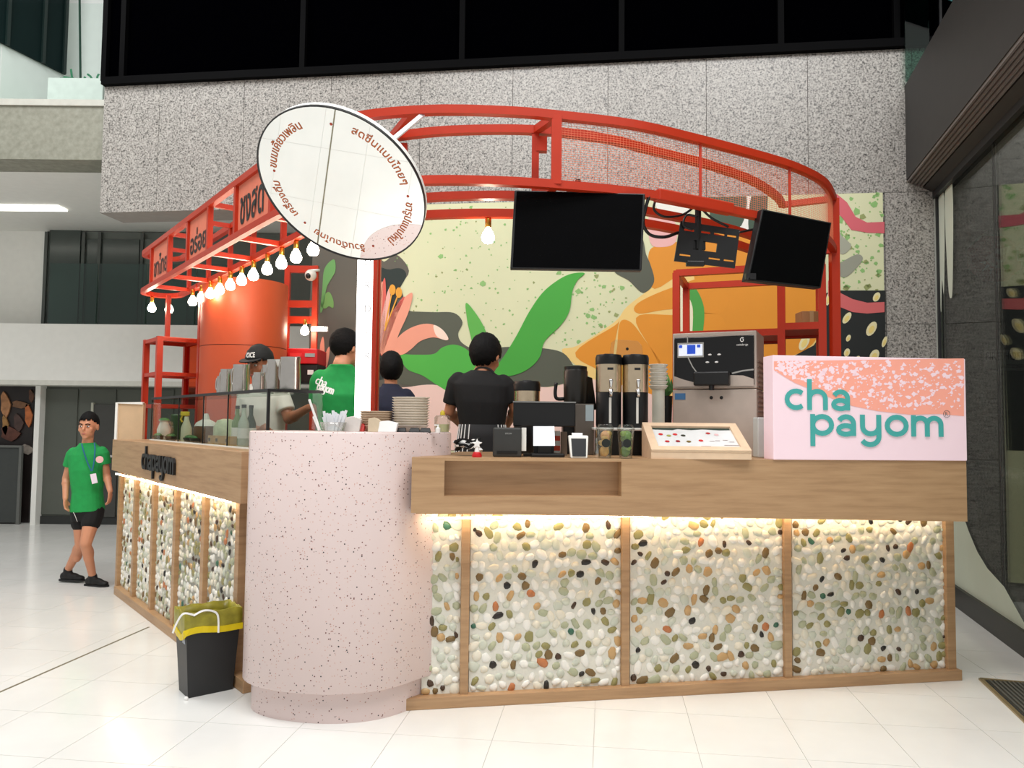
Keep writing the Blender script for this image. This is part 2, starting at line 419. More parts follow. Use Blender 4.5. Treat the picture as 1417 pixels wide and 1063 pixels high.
# ------------------------------------------------------------------ mural panel on the back wall
mural = thing('painted_mural', 'botanical mural of leaves, orange slice, flower and seeds on the wall behind the kiosk', 'mural', V((.6, 6.5, .2)))
NM = NW; MP = C + NW * .004
def mp(u, v, k=0): return onpl(u, v, MP + NM * (.0012 * k), NM)
def mpoly(name, pts, c, k=1, smooth=True, rough=.6):
    P = [mp(u, v, k) for u, v in pts]
    if smooth: P = cr(P, 5, True)
    for p in P: p.z = min(p.z, BULK_LO - .003)
    m = mat('mural_%d_%d_%d' % c, c, rough, var=.03, scale=3)
    return MB().poly(P).build(name, m, mural)
a, b = mp(440, 500), mp(1225, 500); zt = BULK_LO
CREAM = (216, 218, 178)
MB().prism([V((a.x, a.y, .15)), V((b.x, b.y, .15)), V((b.x, b.y, zt)), V((a.x, a.y, zt))], -NM * .0035).build('mural_ground', mat('mural_cream', CREAM, .6, var=.03, scale=2), mural)
rnd = random.Random(3); mb = MB(); mb2 = MB()
for i in range(520):
    u, v = rnd.uniform(530, 880), rnd.uniform(285, 490)
    if i > 400: u, v = rnd.uniform(1158, 1224), rnd.uniform(268, 402)
    if i < 60: u, v = rnd.uniform(790, 875), rnd.uniform(380, 480)
    big = rnd.random() < (.4 if (i > 430 or i < 60) else .07); r = rnd.uniform(3, 6.5) if big else rnd.uniform(.9, 2.4)
    n = rnd.choice((4, 5, 6)); a0 = rnd.random() * 6
    q = [mp(u + r * rnd.uniform(.5, 1.1) * math.cos(a0 + 6.283 * j / n), v + r * rnd.uniform(.4, 1.1) * math.sin(a0 + 6.283 * j / n), 1) for j in range(n)]
    (mb if rnd.random() < .8 else mb2).poly(q)
mb.build('terrazzo_chips', mat('mural_chip_green', (140, 186, 112), .6), mural, kind='stuff')
mb2.build('terrazzo_chips', mat('mural_chip_olive', (150, 160, 100), .6), mural, kind='stuff')
GRY, GRN, DGR = (84, 88, 74), (66, 164, 56), (30, 44, 40)
PK, SAL, RED = (240, 206, 194), (236, 158, 132), (214, 96, 84)
mpoly('mural_shape', [(440, 620), (440, 300), (520, 300), (528, 360), (548, 352), (566, 375), (552, 400), (560, 426), (565, 620)], (92, 88, 78), 1)
mpoly('mural_shape', [(516, 384), (540, 373), (556, 372), (562, 382), (552, 402), (549, 420), (556, 440), (552, 500), (516, 520)], DGR, 2)
mpoly('mural_shape', [(548, 430), (570, 431), (600, 432), (628, 433), (640, 446), (634, 462), (640, 475), (660, 483), (705, 480), (752, 482), (780, 489), (795, 508), (806, 522), (780, 531), (745, 536), (705, 532), (650, 538), (605, 536), (570, 534), (548, 520)], GRY, 3)
mpoly('mural_shape', [(520, 600), (540, 545), (570, 535), (605, 533), (640, 545), (700, 530), (760, 536), (820, 525), (930, 560), (930, 620), (520, 620)], PK, 4)
mpoly('leaf', [(553, 491), (575, 491), (600, 490), (612, 481), (628, 477), (645, 483), (662, 500), (700, 528), (690, 562), (640, 552), (605, 533), (585, 520), (565, 512), (556, 500)], (76, 176, 66), 5)
mpoly('leaf', [(645, 419), (660, 436), (672, 458), (680, 485), (684, 510), (672, 520), (660, 500), (650, 460), (646, 440)], (92, 176, 74), 6)
mpoly('leaf', [(809, 378), (790, 379), (770, 389), (750, 406), (732, 432), (715, 464), (698, 492), (684, 512), (690, 521), (712, 519), (732, 510), (747, 494), (754, 472), (776, 450), (788, 430), (792, 404), (799, 388)], GRN, 7)
mpoly('petal', [(541, 490), (550, 468), (568, 454), (590, 448), (608, 453), (620, 467), (617, 471), (600, 467), (582, 472), (568, 484), (556, 491)], SAL, 6)
mpoly('petal', [(600, 450), (612, 456), (620, 467), (617, 471), (604, 465)], (248, 222, 204), 7)
for q, c in (([(522, 487), (524, 440), (529, 395), (533, 386), (534, 420), (530, 470), (527, 488)], RED), ([(519, 487), (520, 440), (525, 400), (530, 392), (528, 440), (524, 480)], SAL),
             ([(526, 488), (534, 450), (548, 424), (570, 405), (566, 430), (552, 462), (542, 488)], SAL), ([(527, 488), (535, 448), (550, 421), (560, 411), (548, 440), (534, 478), (530, 490)], RED),
             ([(522, 488), (528, 440), (535, 408), (540, 400), (538, 440), (530, 480)], (238, 178, 166))):
    mpoly('petal', q, c, 7)
for kx, ky, bx, by in ((543, 401, 533, 452), (552, 405, 532, 458)):
    P0, P1 = mp(kx, ky, 8), mp(bx, by, 8)
    MB().bar([P0, P1], .012, .001, up=NM).build('stamen', mat('mural_amber', (226, 160, 52), .6), mural)
    MB().poly([mp(kx + 4.5 * math.cos(t * .5236), ky + 7.5 * math.sin(t * .5236), 9) for t in range(12)]).build('stamen', MAT['mural_amber'], mural)
mpoly('leaf', [(443, 430), (446, 400), (449, 372), (462, 359), (464, 375), (457, 388), (452, 398), (449, 415), (446, 430)], (104, 160, 90), 4)
mpoly('leaf', [(444, 424), (446, 412), (455, 404), (461, 415), (461, 426), (455, 424), (450, 427)], (112, 158, 84), 4)
mpoly('petal', [(443, 505), (443, 478), (447, 466), (449, 480), (448, 505)], SAL, 4)
mpoly('petal', [(448, 510), (451, 488), (456, 480), (455, 496), (451, 512)], SAL, 4)
# orange slice with cream ribs
mpoly('orange_slice', [(778, 487), (800, 478), (850, 446), (868, 424), (905, 396), (935, 372), (960, 340), (1010, 322), (1080, 330), (1128, 372), (1142, 420), (1138, 462), (1118, 488), (1080, 503), (1040, 520), (1000, 560), (880, 580), (826, 530)], (240, 206, 128), 2)
OR = (226, 146, 36)
for q in ([(796, 488), (850, 451), (856, 446), (850, 480), (846, 520), (828, 512)], [(858, 446), (873, 446), (892, 470), (918, 510), (925, 560), (870, 560), (850, 520), (854, 480)],
          [(880, 440), (930, 436), (1000, 440), (1000, 520), (960, 560), (930, 540), (905, 490)], [(882, 420), (930, 398), (1000, 380), (1000, 432), (930, 428), (884, 434)],
          [(900, 345), (925, 338), (1000, 320), (1080, 332), (1126, 372), (1139, 420), (1134, 460), (1112, 486), (1060, 502), (1000, 520), (960, 500), (960, 380), (906, 400), (898, 372)]):
    mpoly('orange_segment', q, OR, 3 if q[0][0] != 900 else 2.5)
mpoly('mural_shape', [(850, 374), (870, 388), (890, 405), (905, 390), (900, 366), (894, 352), (888, 330), (872, 352)], GRY, 4)
mpoly('mural_shape', [(898, 300), (920, 296), (936, 312), (934, 336), (915, 342), (900, 336)], (234, 180, 176), 3)
mpoly('mural_shape', [(905, 262), (960, 262), (950, 300), (915, 296)], (236, 236, 226), 3)
mpoly('mural_shape', [(985, 262), (1030, 262), (1026, 312), (990, 318), (982, 290)], (62, 84, 66), 5)
mpoly('mural_shape', [(1042, 262), (1062, 262), (1056, 318), (1036, 318)], (62, 84, 66), 5)
mpoly('mural_shape', [(1026, 262), (1044, 262), (1038, 318), (1024, 316)], (240, 240, 230), 4)
mpoly('leaf', [(945, 388), (962, 398), (974, 425), (973, 458), (968, 490), (958, 480), (959, 430), (952, 408)], (74, 160, 66), 5)
mpoly('leaf', [(937, 395), (948, 392), (958, 420), (957, 470), (946, 490), (940, 440)], (238, 232, 200), 4)
mpoly('leaf', [(914, 520), (922, 516), (928, 530), (926, 548), (917, 545)], (104, 150, 84), 5)
# right end: black ground with seeds, pink ribbons
BLK = (26, 30, 30)
mpoly('mural_shape', [(1132, 408), (1160, 402), (1190, 402), (1225, 402), (1225, 470), (1225, 620), (1050, 620), (1030, 530), (1056, 502), (1100, 492), (1126, 478), (1138, 460), (1143, 430)], BLK, 4, smooth=False)
mpoly('ribbon', [(1140, 252), (1158, 262), (1172, 280), (1184, 300), (1200, 308), (1224, 307), (1224, 323), (1200, 322), (1178, 318), (1166, 302), (1150, 285)], (214, 100, 110), 3, smooth=False)
mpoly('ribbon', [(1146, 388), (1160, 404), (1180, 414), (1200, 419), (1224, 418), (1224, 432), (1200, 434), (1180, 432), (1160, 424), (1146, 412)], (214, 104, 104), 6, smooth=False)
mpoly('mural_shape', [(1152, 372), (1166, 362), (1186, 352), (1194, 358), (1184, 372), (1168, 384)], (150, 152, 136), 3)
mpoly('mural_shape', [(1158, 310), (1164, 325), (1178, 340), (1166, 352), (1156, 340)], (166, 168, 150), 3)
for u, v, w, h, t in ((1172, 440, 4.5, 9, 35), (1206, 455, 6, 11, 30), (1174, 468, 3, 5, 25), (1172, 488, 4, 6, 20), (1210, 492, 6, 9, 30), (1213, 411, 4.5, 7, 30), (1224, 473, 3, 8, 20), (1146, 414, 3, 9, 10), (1113, 474, 6, 12, 28), (1186, 500, 4, 8, 20), (1054, 548, 3, 9, 30), (1050, 510, 3, 5, 10)):
    q = []
    for j in range(14):
        a_ = 6.283 * j / 14; x, y = w * math.cos(a_), h * math.sin(a_); c_, s_ = math.cos(math.radians(t)), math.sin(math.radians(t))
        q.append((u + x * c_ - y * s_, v + x * s_ + y * c_))
    mpoly('seed', q, (236, 226, 178), 5, smooth=False)
    mpoly('seed', [(u + (a_ - u) * .55, v + (b_ - v) * .55 + 1) for a_, b_ in q], (240, 216, 130), 6.5, smooth=False)

# ------------------------------------------------------------------ right wall: glass shopfront, header, soffit
wr0 = C + NR * 0; far = C; near = C - DR * -3.6
near = C + DR * 3.9
GZ = 3.24
w2 = struct(MB().prism([far - Z * .05, near - Z * .05, near - NR * .06 - Z * .05, far - NR * .06 - Z * .05], (0, 0, .2)), 'window_2', mat('black_stone_skirting', (32, 32, 28), .4))
js = [0.0]
for u in (1372,):
    r = ray(u, 500); k_ = r.x / r.y; t = (k_ * C.y - C.x) / (DR.x - k_ * DR.y); js.append(t)
js += [js[1] + 1.35, 3.9]
for a, b in zip(js[:-1], js[1:]):
    A, B = C + DR * (a + .004) - NR * .03, C + DR * (b - .004) - NR * .03
    MB().prism([A + Z * .15, B + Z * .15, B + Z * GZ, A + Z * GZ], -NR * .01).build('pane', SHOPGLASS, w2)
    if a: MB().beam(C + DR * a - NR * .035 + Z * .15, C + DR * a - NR * .035 + Z * GZ, .012, .006, up=NR).build('mullion', DARK, w2)
MB().beam(C + DR * .012 - NR * .02 + Z * .1, C + DR * .012 - NR * .02 + Z * GZ, .03, .02, up=NR).build('mullion', DARK, w2)
MB().beam(C - NR * .03 + Z * (GZ + .03), near - NR * .03 + Z * (GZ + .03), .08, .06).build('window_frame', DARK, w2)
# frosted film with a wavy upper edge on the panes
FILM = mat('frosted_film', (214, 222, 206), .7, var=.03, scale=4)
def gp(s, z, k=1): return C + DR * s - NR * (.03 - .002 * k) + Z * z
film = [(0.01, .15), (0.01, .80), (.2, .82), (.36, .78), (.5, .70), (.62, .60), (.8, .48), (1.0, .40), (1.3, .34), (1.7, .15)]
MB().prism([gp(s, z, .5) for s, z in film], NR * .001).build('frosted_film', FILM, w2)
for q in ([(.02, 3.2), (.03, 2.3), (.08, 2.55), (.13, 2.45), (.18, 3.2)], [(.2, 3.22), (.24, 2.5), (.31, 2.36), (.36, 2.5), (.4, 3.22)]):
    MB().prism(cr([gp(s, z, .5) for s, z in q], 4, True), NR * .001).build('frosted_film', FILM, w2)
# soffit and header over the shopfront
hd = C + NR * .21
SOF = mat('dark_soffit', (50, 48, 46), .6); RIB = mat('grey_rib', (120, 114, 110), .6)
hd_o = struct(MB().prism([hd + Z * 3.40 + DR * .0, hd + DR * 4 + Z * 3.40, hd + DR * 4 + Z * 4.2, hd + Z * 4.2], -NR * .9), 'wall_header', SOF)
for i in range(5):
    q = C + NR * (.195 - i * .024) + Z * (3.395 - i * .012)
    MB().beam(q, q + DR * 4, .014, .03).build('soffit_rib', RIB, hd_o)
MB().prism([C + NR * .08 + Z * 3.40, C + NR * .08 + Z * 3.33, C - NR * .06 + Z * 3.26, C - NR * .06 + Z * 3.40], DR * 4).build('soffit_board', SOF, hd_o)
MB().prism([C + NR * .20 + Z * 3.43, C + NR * .07 + Z * 3.36, C + NR * .07 + Z * 3.41, C + NR * .20 + Z * 3.46], DR * 4).build('soffit_board', SOF, hd_o)
# interior of the shop behind the glass
shop = struct(MB().prism([C - NR * .9 - DR * 3.8 - Z * .1, near - NR * .9 - Z * .1, near - NR * 1.0 - Z * .1, C - NR * 1.0 - DR * 3.8 - Z * .1], (0, 0, 3.5)), 'wall_shop', mat('shop_wall_grey', (176, 180, 170), .7, var=.05, scale=2))
struct(MB().prism([C - NR * .05 - DR * 3.8 - Z * .06, C - NR * 1.0 - DR * 3.8 - Z * .06, C - NR * 1.0 - DR * 3.9 - Z * .06, C - NR * .05 - DR * 3.9 - Z * .06], (0, 0, 3.4)), 'wall_shop_end', mat('shop_end_grey', (176, 180, 170), .7))
# upper glass balustrade above the right corner
bg = thing('glass_balustrade', 'green tinted glass balustrade of the upper floor above the dark header', 'balustrade', V((3.3, 6.0, 4.2)))
p0, p1 = onpl(1252, 60, C + NW * .06, NW), C + NW * .06 - EW * .04
MB().prism([V((p0.x, p0.y, 4.21)), V((p1.x, p1.y, 4.21)), V((p1.x, p1.y, 6.2)), V((p0.x, p0.y, 6.2))], NW * .012).build('glass_pane', BALGLASS, bg)
p2 = onpl(1302, 60, C + NW * .06, NW)
MB().beam(V((p2.x, p2.y, 4.21)), V((p2.x, p2.y, 6.2)), .02, .014, up=NW).build('glass_joint', DARK, bg)
MB().prism([V((p0.x - .05, p0.y - .25, 4.9)), V((p0.x + .25, p0.y - .25, 4.75)), V((p0.x + .3, p0.y - .25, 6.2)), V((p0.x - .05, p0.y - .25, 6.2))], NW * .01).build('glass_pane', mat('teal_glass_edge', (64, 110, 112), .2, var=.05, scale=6), bg)

struct(MB().prism([C - NR * .05 - Z * .06, C - NR * .05 - DR * 3.8 - Z * .06, C - NR * .0 - DR * 3.8 - Z * .06, C + EW * .0 - NR * .0 - Z * .06], (0, 0, 3.4)), 'wall_shop_side', MAT['shop_end_grey'])
struct(MB().prism([C - NR * .05 - DR * 3.8 + Z * 3.34, C - NR * 1.0 - DR * 3.8 + Z * 3.34, near - NR * 1.0 + Z * 3.34, near - NR * .1 + Z * 3.34], (0, 0, .05)), 'ceiling_shop', WHITE)
# sign and notices inside the shopfront
SP = C - NR * .85; 
def shp(u, v, off=.86): return onpl(u, v, C - NR * off, NR)
sg = thing('shop_sign', 'red octagonal sign with white rocket coin symbol behind the shopfront glass', 'sign', shp(1378, 390))
MB().prism([shp(1378 + 38 * math.cos(math.radians(22.5 + 45 * k)), 358 + 34 * math.sin(math.radians(22.5 + 45 * k))) for k in range(8)], NR * .03).build('sign_panel', mat('sign_red', (190, 60, 66), .5), sg)
ex = -DR; fr_ = lambda x, y, d=0: shp(1378 + x, 358 - y, .825 - d)
mb = MB(); c45, s45 = math.cos(.75), math.sin(.75)
def rr_(x, y): return (x * c45 - y * s45, x * s45 + y * c45)
W_ = mat('sign_white', (240, 240, 240), .5)
for st, cl in (([(-10, -9), (-10, 9)], False), ([(-10, 9)] + [(0 + 5 * math.cos(a), 4.5 + 4.5 * math.sin(a)) for a in (1.57, .8, 0, -.8, -1.57)] + [(-10, 0)], False), ([(-10, 0)] + [(1 + 6 * math.cos(a), -4.5 + 4.5 * math.sin(a)) for a in (1.57, .8, 0, -.8, -1.57)] + [(-10, -9)], False), ([(-13, 9), (-6, 9)], False), ([(-13, -9), (-6, -9)], False)):
    mb.ribbon([rr_(y * 1.0, -x * 1.0 - 3) for x, y in st], 4, fr_, .004, cl)
mb.build('coin_symbol', W_, sg)
MB().prism([fr_(*rr_(x, y)) for x, y in ((12, -7), (26, 0), (12, 7))], NR * .005).build('rocket_nose', W_, sg)
for q in ([(-12, -8), (-20, -11), (-15, -4)], [(-12, 8), (-20, 11), (-15, 4)], [(-13, -2), (-26, 0), (-13, 2)]):
    MB().prism([fr_(*rr_(x, y)) for x, y in q], NR * .005).build('rocket_flame', mat('flame_pale_blue', (200, 222, 236), .5), sg)
mb = MB(); text_on(mb, 'B', lambda x, y, d=0: shp(1414 + x, 350 - y, .83), height=22, bold=.02); mb.build('lettering', W_, sg)
mb = MB(); text_on(mb, 'V', lambda x, y, d=0: shp(1416 + x, 366 - y, .83), height=8, bold=.01); mb.build('lettering', W_, sg)
fh = thing('fire_hose_notice', 'white FIRE HOSE notice behind the shopfront glass', 'notice', shp(1400, 500))
MB().prism([shp(1363, 484), shp(1440, 484), shp(1440, 513), shp(1363, 513)], NR * .01).build('notice_board', W_, fh)
GREYT = mat('notice_grey', (96, 98, 96), .6)
mb = MB(); text_on(mb, 'FIRE HOSE', lambda x, y, d=0: shp(1364 + x, 498 - y, .845), width=54, height=11, center=False, bold=.01); mb.build('lettering', GREYT, fh)
mb = MB(); text_on(mb, 'FOR SAFETY DO NOT OBSTRUCT', lambda x, y, d=0: shp(1376 + x, 509 - y, .845), width=60, height=5, center=False); mb.build('lettering', GREYT, fh)
rk = thing('shop_rail', 'pale patterned rail panel across the inside of the shopfront', 'rail', shp(1380, 660, .5))
MB().prism([shp(1336, 634, .5), shp(1440, 655, .5), shp(1440, 676, .5), shp(1336, 655, .5)], NR * .02).build('rail_board', mat('rail_grey', (190, 196, 190), .6), rk)
for i in range(6):
    u = 1344 + i * 12; v = 641 + i * 2.4
    mb = MB(); text_on(mb, 'A' if i < 2 else 'M', lambda x, y, d=0: shp(u + x, v + 5 - y, .475), height=10, bold=.02); mb.build('rail_mark', W_, rk)
# floor grating by the shopfront
q0 = onz(1357, 941, 0); q1 = q0 + DR * 1.2
gt = thing('floor_grating', 'dark ribbed floor grating with brass edge next to the shopfront', 'grating', (q0 + q1) / 2)
MB().prism([q0 - NR * .02 + Z * .001, q0 - NR * .42 + Z * .001, q1 - NR * .42 + Z * .001, q1 - NR * .02 + Z * .001], Z * .004).build('mat_bed', mat('mat_dark', (52, 52, 48), .8), gt)
mb = MB().bar([q0 + Z * .005, q0 - NR * .44 + Z * .005, q1 - NR * .44 + Z * .005, q1 + Z * .005, q0 + Z * .005], .02, .01)
mb.build('edge_frame', mat('brass_edge', (170, 150, 110), .4, metal=.6), gt)
for i in range(18):
    c_ = q0 - NR * (.035 + i * .022)
    MB().beam(c_ + Z * .008 + DR * .02, c_ + DR * 1.18 + Z * .008, .010, .008).build('slat', mat('mat_rib', (92, 92, 84), .7), gt)

# ------------------------------------------------------------------ left: mall storeys behind
YB = 9.95
def zb(v, Y=YB, u=60): return at(u, v, Y).z
wl = struct(MB().b2((-9.5, YB, -.1), (-1.0, YB + .2, 4.0)), 'wall_left', WHITE)
zsof = at(60, 222, 7.15).z; ztop = at(60, 140, 7.15).z
slab = struct(MB().b2((-9.5, 7.12, zsof), (L.x + .02, 7.5, ztop)), 'wall_slab_edge', CONCRETE)
MB().b2((-9.5, 7.10, ztop - .06), (L.x + .02, 7.12, ztop)).build('slab_lip', mat('pale_stone', (190, 190, 180), .5), slab)
struct(MB().b2((-9.5, 7.5, zsof + .01), (-1.0, YB, zsof + .12)), 'ceiling', WHITE)
# recessed soffit light
tag(MB().b2((-6.8, 8.7, zsof - .012), (-5.3, 8.9, zsof + .012)).build('soffit_light', mat('soffit_lamp', (255, 255, 250), .5, emis=(255, 252, 240), es=2.5, var=0)), 'long white recessed light in the soffit of the upper floor', 'ceiling light')
# mezzanine parapet
zp0, zp1 = zb(527, 9.6), zb(450, 9.6)
struct(MB().b2((-9.5, 9.45, zp0), (-1.0, 9.65, zp1)), 'wall_parapet', WHITE)
struct(MB().b2((-9.5, 9.45, zp0 - .06), (-1.0, YB, zp0)), 'trim_2', mat('soffit_cream', (214, 214, 204), .6))
# mezzanine glazing
xg0, xg1 = at(63, 380, YB - .05).x, at(262, 380, YB - .05).x
GREYG = mat('grey_mezzanine_wall', (104, 110, 104), .5, var=.08, scale=2); DGREY = mat('dark_mezzanine_glass', (70, 78, 74), .2, var=.2, scale=1.5)
w3 = struct(MB().b2((xg0, YB - .05, zp1 - .2), (-1.05, YB - .01, zsof)), 'window_3', GREYG)
for u0, u1, v0, v1, m_ in ((64, 113, 316, 470, DGREY), (116, 194, 332, 470, DGREY), (196, 262, 332, 470, GREYG)):
    a, b = at(u0, v1, YB - .06), at(u1, v0, YB - .06)
    MB().b2((a.x, YB - .08, a.z), (b.x, YB - .055, b.z)).build('pane', m_, w3)
for u in (62, 114, 136, 195):
    a = at(u, 400, YB - .09); MB().b2((a.x - .02, YB - .11, zp1 - .1), (a.x + .02, YB - .08, zsof - .02)).build('mullion', mat('grey_frame', (80, 84, 80), .5), w3)
bal = thing('mezzanine_balustrade', 'clear glass balustrade standing on the white mezzanine parapet', 'balustrade', V((-6, 9.5, zp1)))
for i in range(4):
    x0 = at(68, 400, 9.5).x + i * .62
    MB().b2((x0, 9.5, zp1), (x0 + .6, 9.51, zb(364, 9.5))).build('glass_pane', BALGLASS, bal)
# ground floor shops
zg = zp0 - .06
def panel(name, label, cat, u0, u1, v0, v1, m_, Y=YB - .06, t=.05):
    a, b = at(u0, v1, Y), at(u1, v0, Y)
    return MB().b2((a.x, Y, max(a.z, 0)), (b.x, Y + t, min(b.z, zg))).build(name, m_, label=label, cat=cat)
DSH = mat('dark_shop_interior', (30, 22, 20), .5, var=.5, scale=4)
w4 = struct(MB().b2((-9.4, YB - .05, 0), (at(48, 600, YB).x, YB - .01, zg)), 'window_4', DSH)
rnd = random.Random(11)
for u, v, w, h, c in ((8, 560, 8, 20, (170, 120, 80)), (28, 560, 14, 6, (120, 84, 56)), (40, 575, 6, 18, (180, 100, 50)), (14, 600, 16, 12, (90, 50, 36)), (38, 622, 10, 8, (150, 140, 130)), (8, 588, 5, 16, (150, 110, 60)), (26, 585, 8, 14, (70, 50, 44)), (44, 548, 4, 10, (96, 60, 40))):
    q = [at(u + w * (.8 + .2 * math.cos(3 * t)) * math.cos(t), v + h * (.85 + .2 * math.sin(2 * t)) * math.sin(t), YB - .056) for t in [k * .6283 for k in range(10)]]
    MB().prism(q, (0, -.02, 0)).build('poster_figure', mat('poster_%d_%d_%d' % c, c, .6, var=.4, scale=12), w4)
a, b = at(0, 725, YB - .2), at(30, 618, YB - .2)
bd = thing('shop_board', 'dark grey board standing against the shopfront at the far left', 'board', V((a.x - .3, YB - .15, 0)))
MB().b2((a.x - .6, YB - .2, 0.02), (b.x, YB - .16, b.z)).build('board_face', mat('board_grey', (58, 62, 60), .6), bd)
MB().bar([V((a.x - .6, YB - .205, b.z)), V((b.x, YB - .205, b.z)), V((b.x, YB - .205, 0.0))], .04, .04, up=V((0, 1, 0))).build('board_frame', mat('board_frame_grey', (96, 98, 94), .5), bd)
a, b = at(50, 600, YB - .2), at(57, 600, YB - .2)
struct(MB().b2((a.x, YB - .25, 0), (b.x, YB - .1, zg)), 'trim_3', WHITE)
GP = mat('grey_green_panel', (86, 90, 82), .6, var=.06, scale=3)
wg = struct(MB().b2((b.x, YB - .12, 0), (-1.0, YB - .02, zg)), 'wall_ground', GP)
for u0, u1 in ((58, 107), (108, 160), (161, 240)):
    p_, q_ = at(u0, 600, YB - .13), at(u1, 600, YB - .13)
    MB().b2((p_.x + .01, YB - .135, .12), (q_.x - .01, YB - .115, zg - .03)).build('cladding_panel', GP, wg)
struct(MB().b2((b.x, YB - .15, 0), (-1.0, YB - .1, .1)), 'baseboard_left', mat('dark_skirting', (40, 42, 40), .6))
d1a, d1b = at(125, 700, YB - .16), at(165, 560, YB - .16)
d1 = struct(MB().b2((d1a.x, YB - .17, .1), (d1b.x, YB - .13, d1b.z)), 'door_1', mat('dark_door', (62, 62, 58), .5))
MB().b2((d1a.x - .03, YB - .18, .1), (d1a.x, YB - .12, d1b.z + .02)).build('door_frame', mat('pale_door_frame', (176, 176, 160), .5), d1)
MB().b2((d1a.x + .1, YB - .20, .86), (d1a.x + .3, YB - .17, .89)).build('door_handle', STEEL, d1)
# storey above the slab edge: white walls, dark window, planter
z0 = ztop
fw = struct(MB().b2((-9.5, 9.0, z0 - .1), (L.x + 1, 9.2, 8)), 'wall_upper', mat('mint_white_wall', (236, 240, 237), .6, var=.02))
struct(MB().b2((-9.5, 7.5, z0 - .12), (L.x + 1, 9.0, z0)), 'floor_upper', CONCRETE)
A_, B_ = at(-40, 40, 7.6), at(88, 104, 8.7)
sw = struct(MB().prism([V((A_.x, A_.y, z0)), V((B_.x, B_.y, z0)), V((B_.x - .15, B_.y + .02, z0)), V((A_.x - .15, A_.y, z0))], (0, 0, 4)), 'wall_upper_side', MAT['mint_white_wall'])
w5n = (B_ - A_); w5n.z = 0; w5n.normalize(); w5p = V((w5n.y, -w5n.x, 0))
w5 = struct(MB().prism([V((A_.x, A_.y, at(-40, 40, 7.6).z)) + w5p * .01, V((B_.x, B_.y, B_.z)) + w5p * .01, V((B_.x, B_.y, 8)) + w5p * .01, V((A_.x, A_.y, 8)) + w5p * .01], w5p * .02), 'window_5', mat('dark_teal_glass', (18, 34, 34), .5, spec=.08, var=.08, scale=3))
for f_ in (.33, .72, .97):
    q = A_.lerp(B_, f_); zz = A_.z + (B_.z - A_.z) * f_
    MB().beam(V((q.x, q.y, zz)) + w5p * .04, V((q.x, q.y, 8)) + w5p * .04, .04, .03, up=w5p).build('mullion', mat('teal_frame', (16, 34, 32), .5), w5)
ug = thing('upper_balustrade', 'frameless glass balustrade on the concrete slab edge of the upper floor', 'balustrade', V((-6, 7.2, ztop)))
for i in range(4):
    x1 = L.x - .04 - i * 1.05
    MB().b2((x1 - 1.03, 7.2, ztop), (x1, 7.212, ztop + 1.0)).build('glass_pane', glass_mat('pale_glass', (248, 252, 250), .0, .0) if 'pale_glass' not in MAT else MAT['pale_glass'], ug)
pl = thing('planter_plant', 'green strappy plant on the upper floor behind the glass balustrade', 'plant', at(112, 108, 8.2) * 1.0)
pb = at(112, 110, 8.2); LEAFG = mat('planter_leaf', (40, 120, 84), .5)
for i in range(9):
    a = random.uniform(-1.2, 1.2); ln = random.uniform(.08, .2)
    p_ = pb + V((random.uniform(-.12, .18), 0, -.06)); e = p_ + V((math.sin(a) * ln, 0, math.cos(a) * ln))
    mid = (p_ + e) / 2 + V((math.sin(a) * .01, -.01, .03))
    MB().bar([p_, mid, e], .022, .004, up=V((0, 1, 0))).build('leaf', LEAFG, pl)
MB().tube([pb - Z * .1, at(110, -20, 8.2)], .012, 6).build('stem', mat('planter_stem', (26, 62, 48), .6), pl)
MB().b2((pb.x - .3, pb.y - .1, ztop), (pb.x + .3, pb.y + .1, pb.z - .03)).build('planter_box', mat('planter_white', (224, 230, 226), .6), pl)
# ------------------------------------------------------------------ front counter
FA, FAb = at(570, 632, 3.47), at(570, 710, 3.47)
FB, FBb = at(1337, 640, 3.74), at(1337, 722, 3.74)
EF = (FB - FA); EF.z = 0; LF = EF.length; EF.normalize(); NF = V((EF.y, -EF.x, 0))     # along the fascia, towards camera
B0, B1 = onz(545, 985, 0), onz(1332, 942, 0)
EB = (B1 - B0).normalized(); NB = V((EB.y, -EB.x, 0))
CT = 1.190                                                                       # counter top height
fc = thing('front_counter', 'oak front counter with recessed fascia over three lit pebble panels', 'counter', (B0 + B1) / 2)
def fa(s, z, d=0): p = FA + EF * s + NF * d; return V((p.x, p.y, z))
def zlo(s): return FAb.z + (FBb.z - FAb.z) * s / LF
s0 = (onpl(615, 660, FA, NF) - FA).dot(EF); s1 = (onpl(860, 660, FA, NF) - FA).dot(EF)
zr0, zr1 = onpl(740, 687, FA, NF).z, CT - .018
for sa, sb in ((0, s0), (s1, LF)):
    MB().prism([fa(sa, zlo(sa)), fa(sb, zlo(sb)), fa(sb, CT), fa(sa, CT)], -NF * .09).build('fascia_board', OAK, fc)
MB().prism([fa(s0, zlo(s0)), fa(s1, zlo(s1)), fa(s1, zr0), fa(s0, zr0)], -NF * .09).build('fascia_board', OAK, fc)
MB().prism([fa(s0, zr0 - .01, -.075), fa(s1, zr0 - .01, -.075), fa(s1, CT, -.075), fa(s0, CT, -.075)], -NF * .015).build('niche_back', OAK, fc)
MB().prism([fa(s0, CT - .014, 0), fa(s1, CT - .014, 0), fa(s1, CT, 0), fa(s0, CT, 0)], -NF * .076).build('niche_top_lip', OAK, fc)
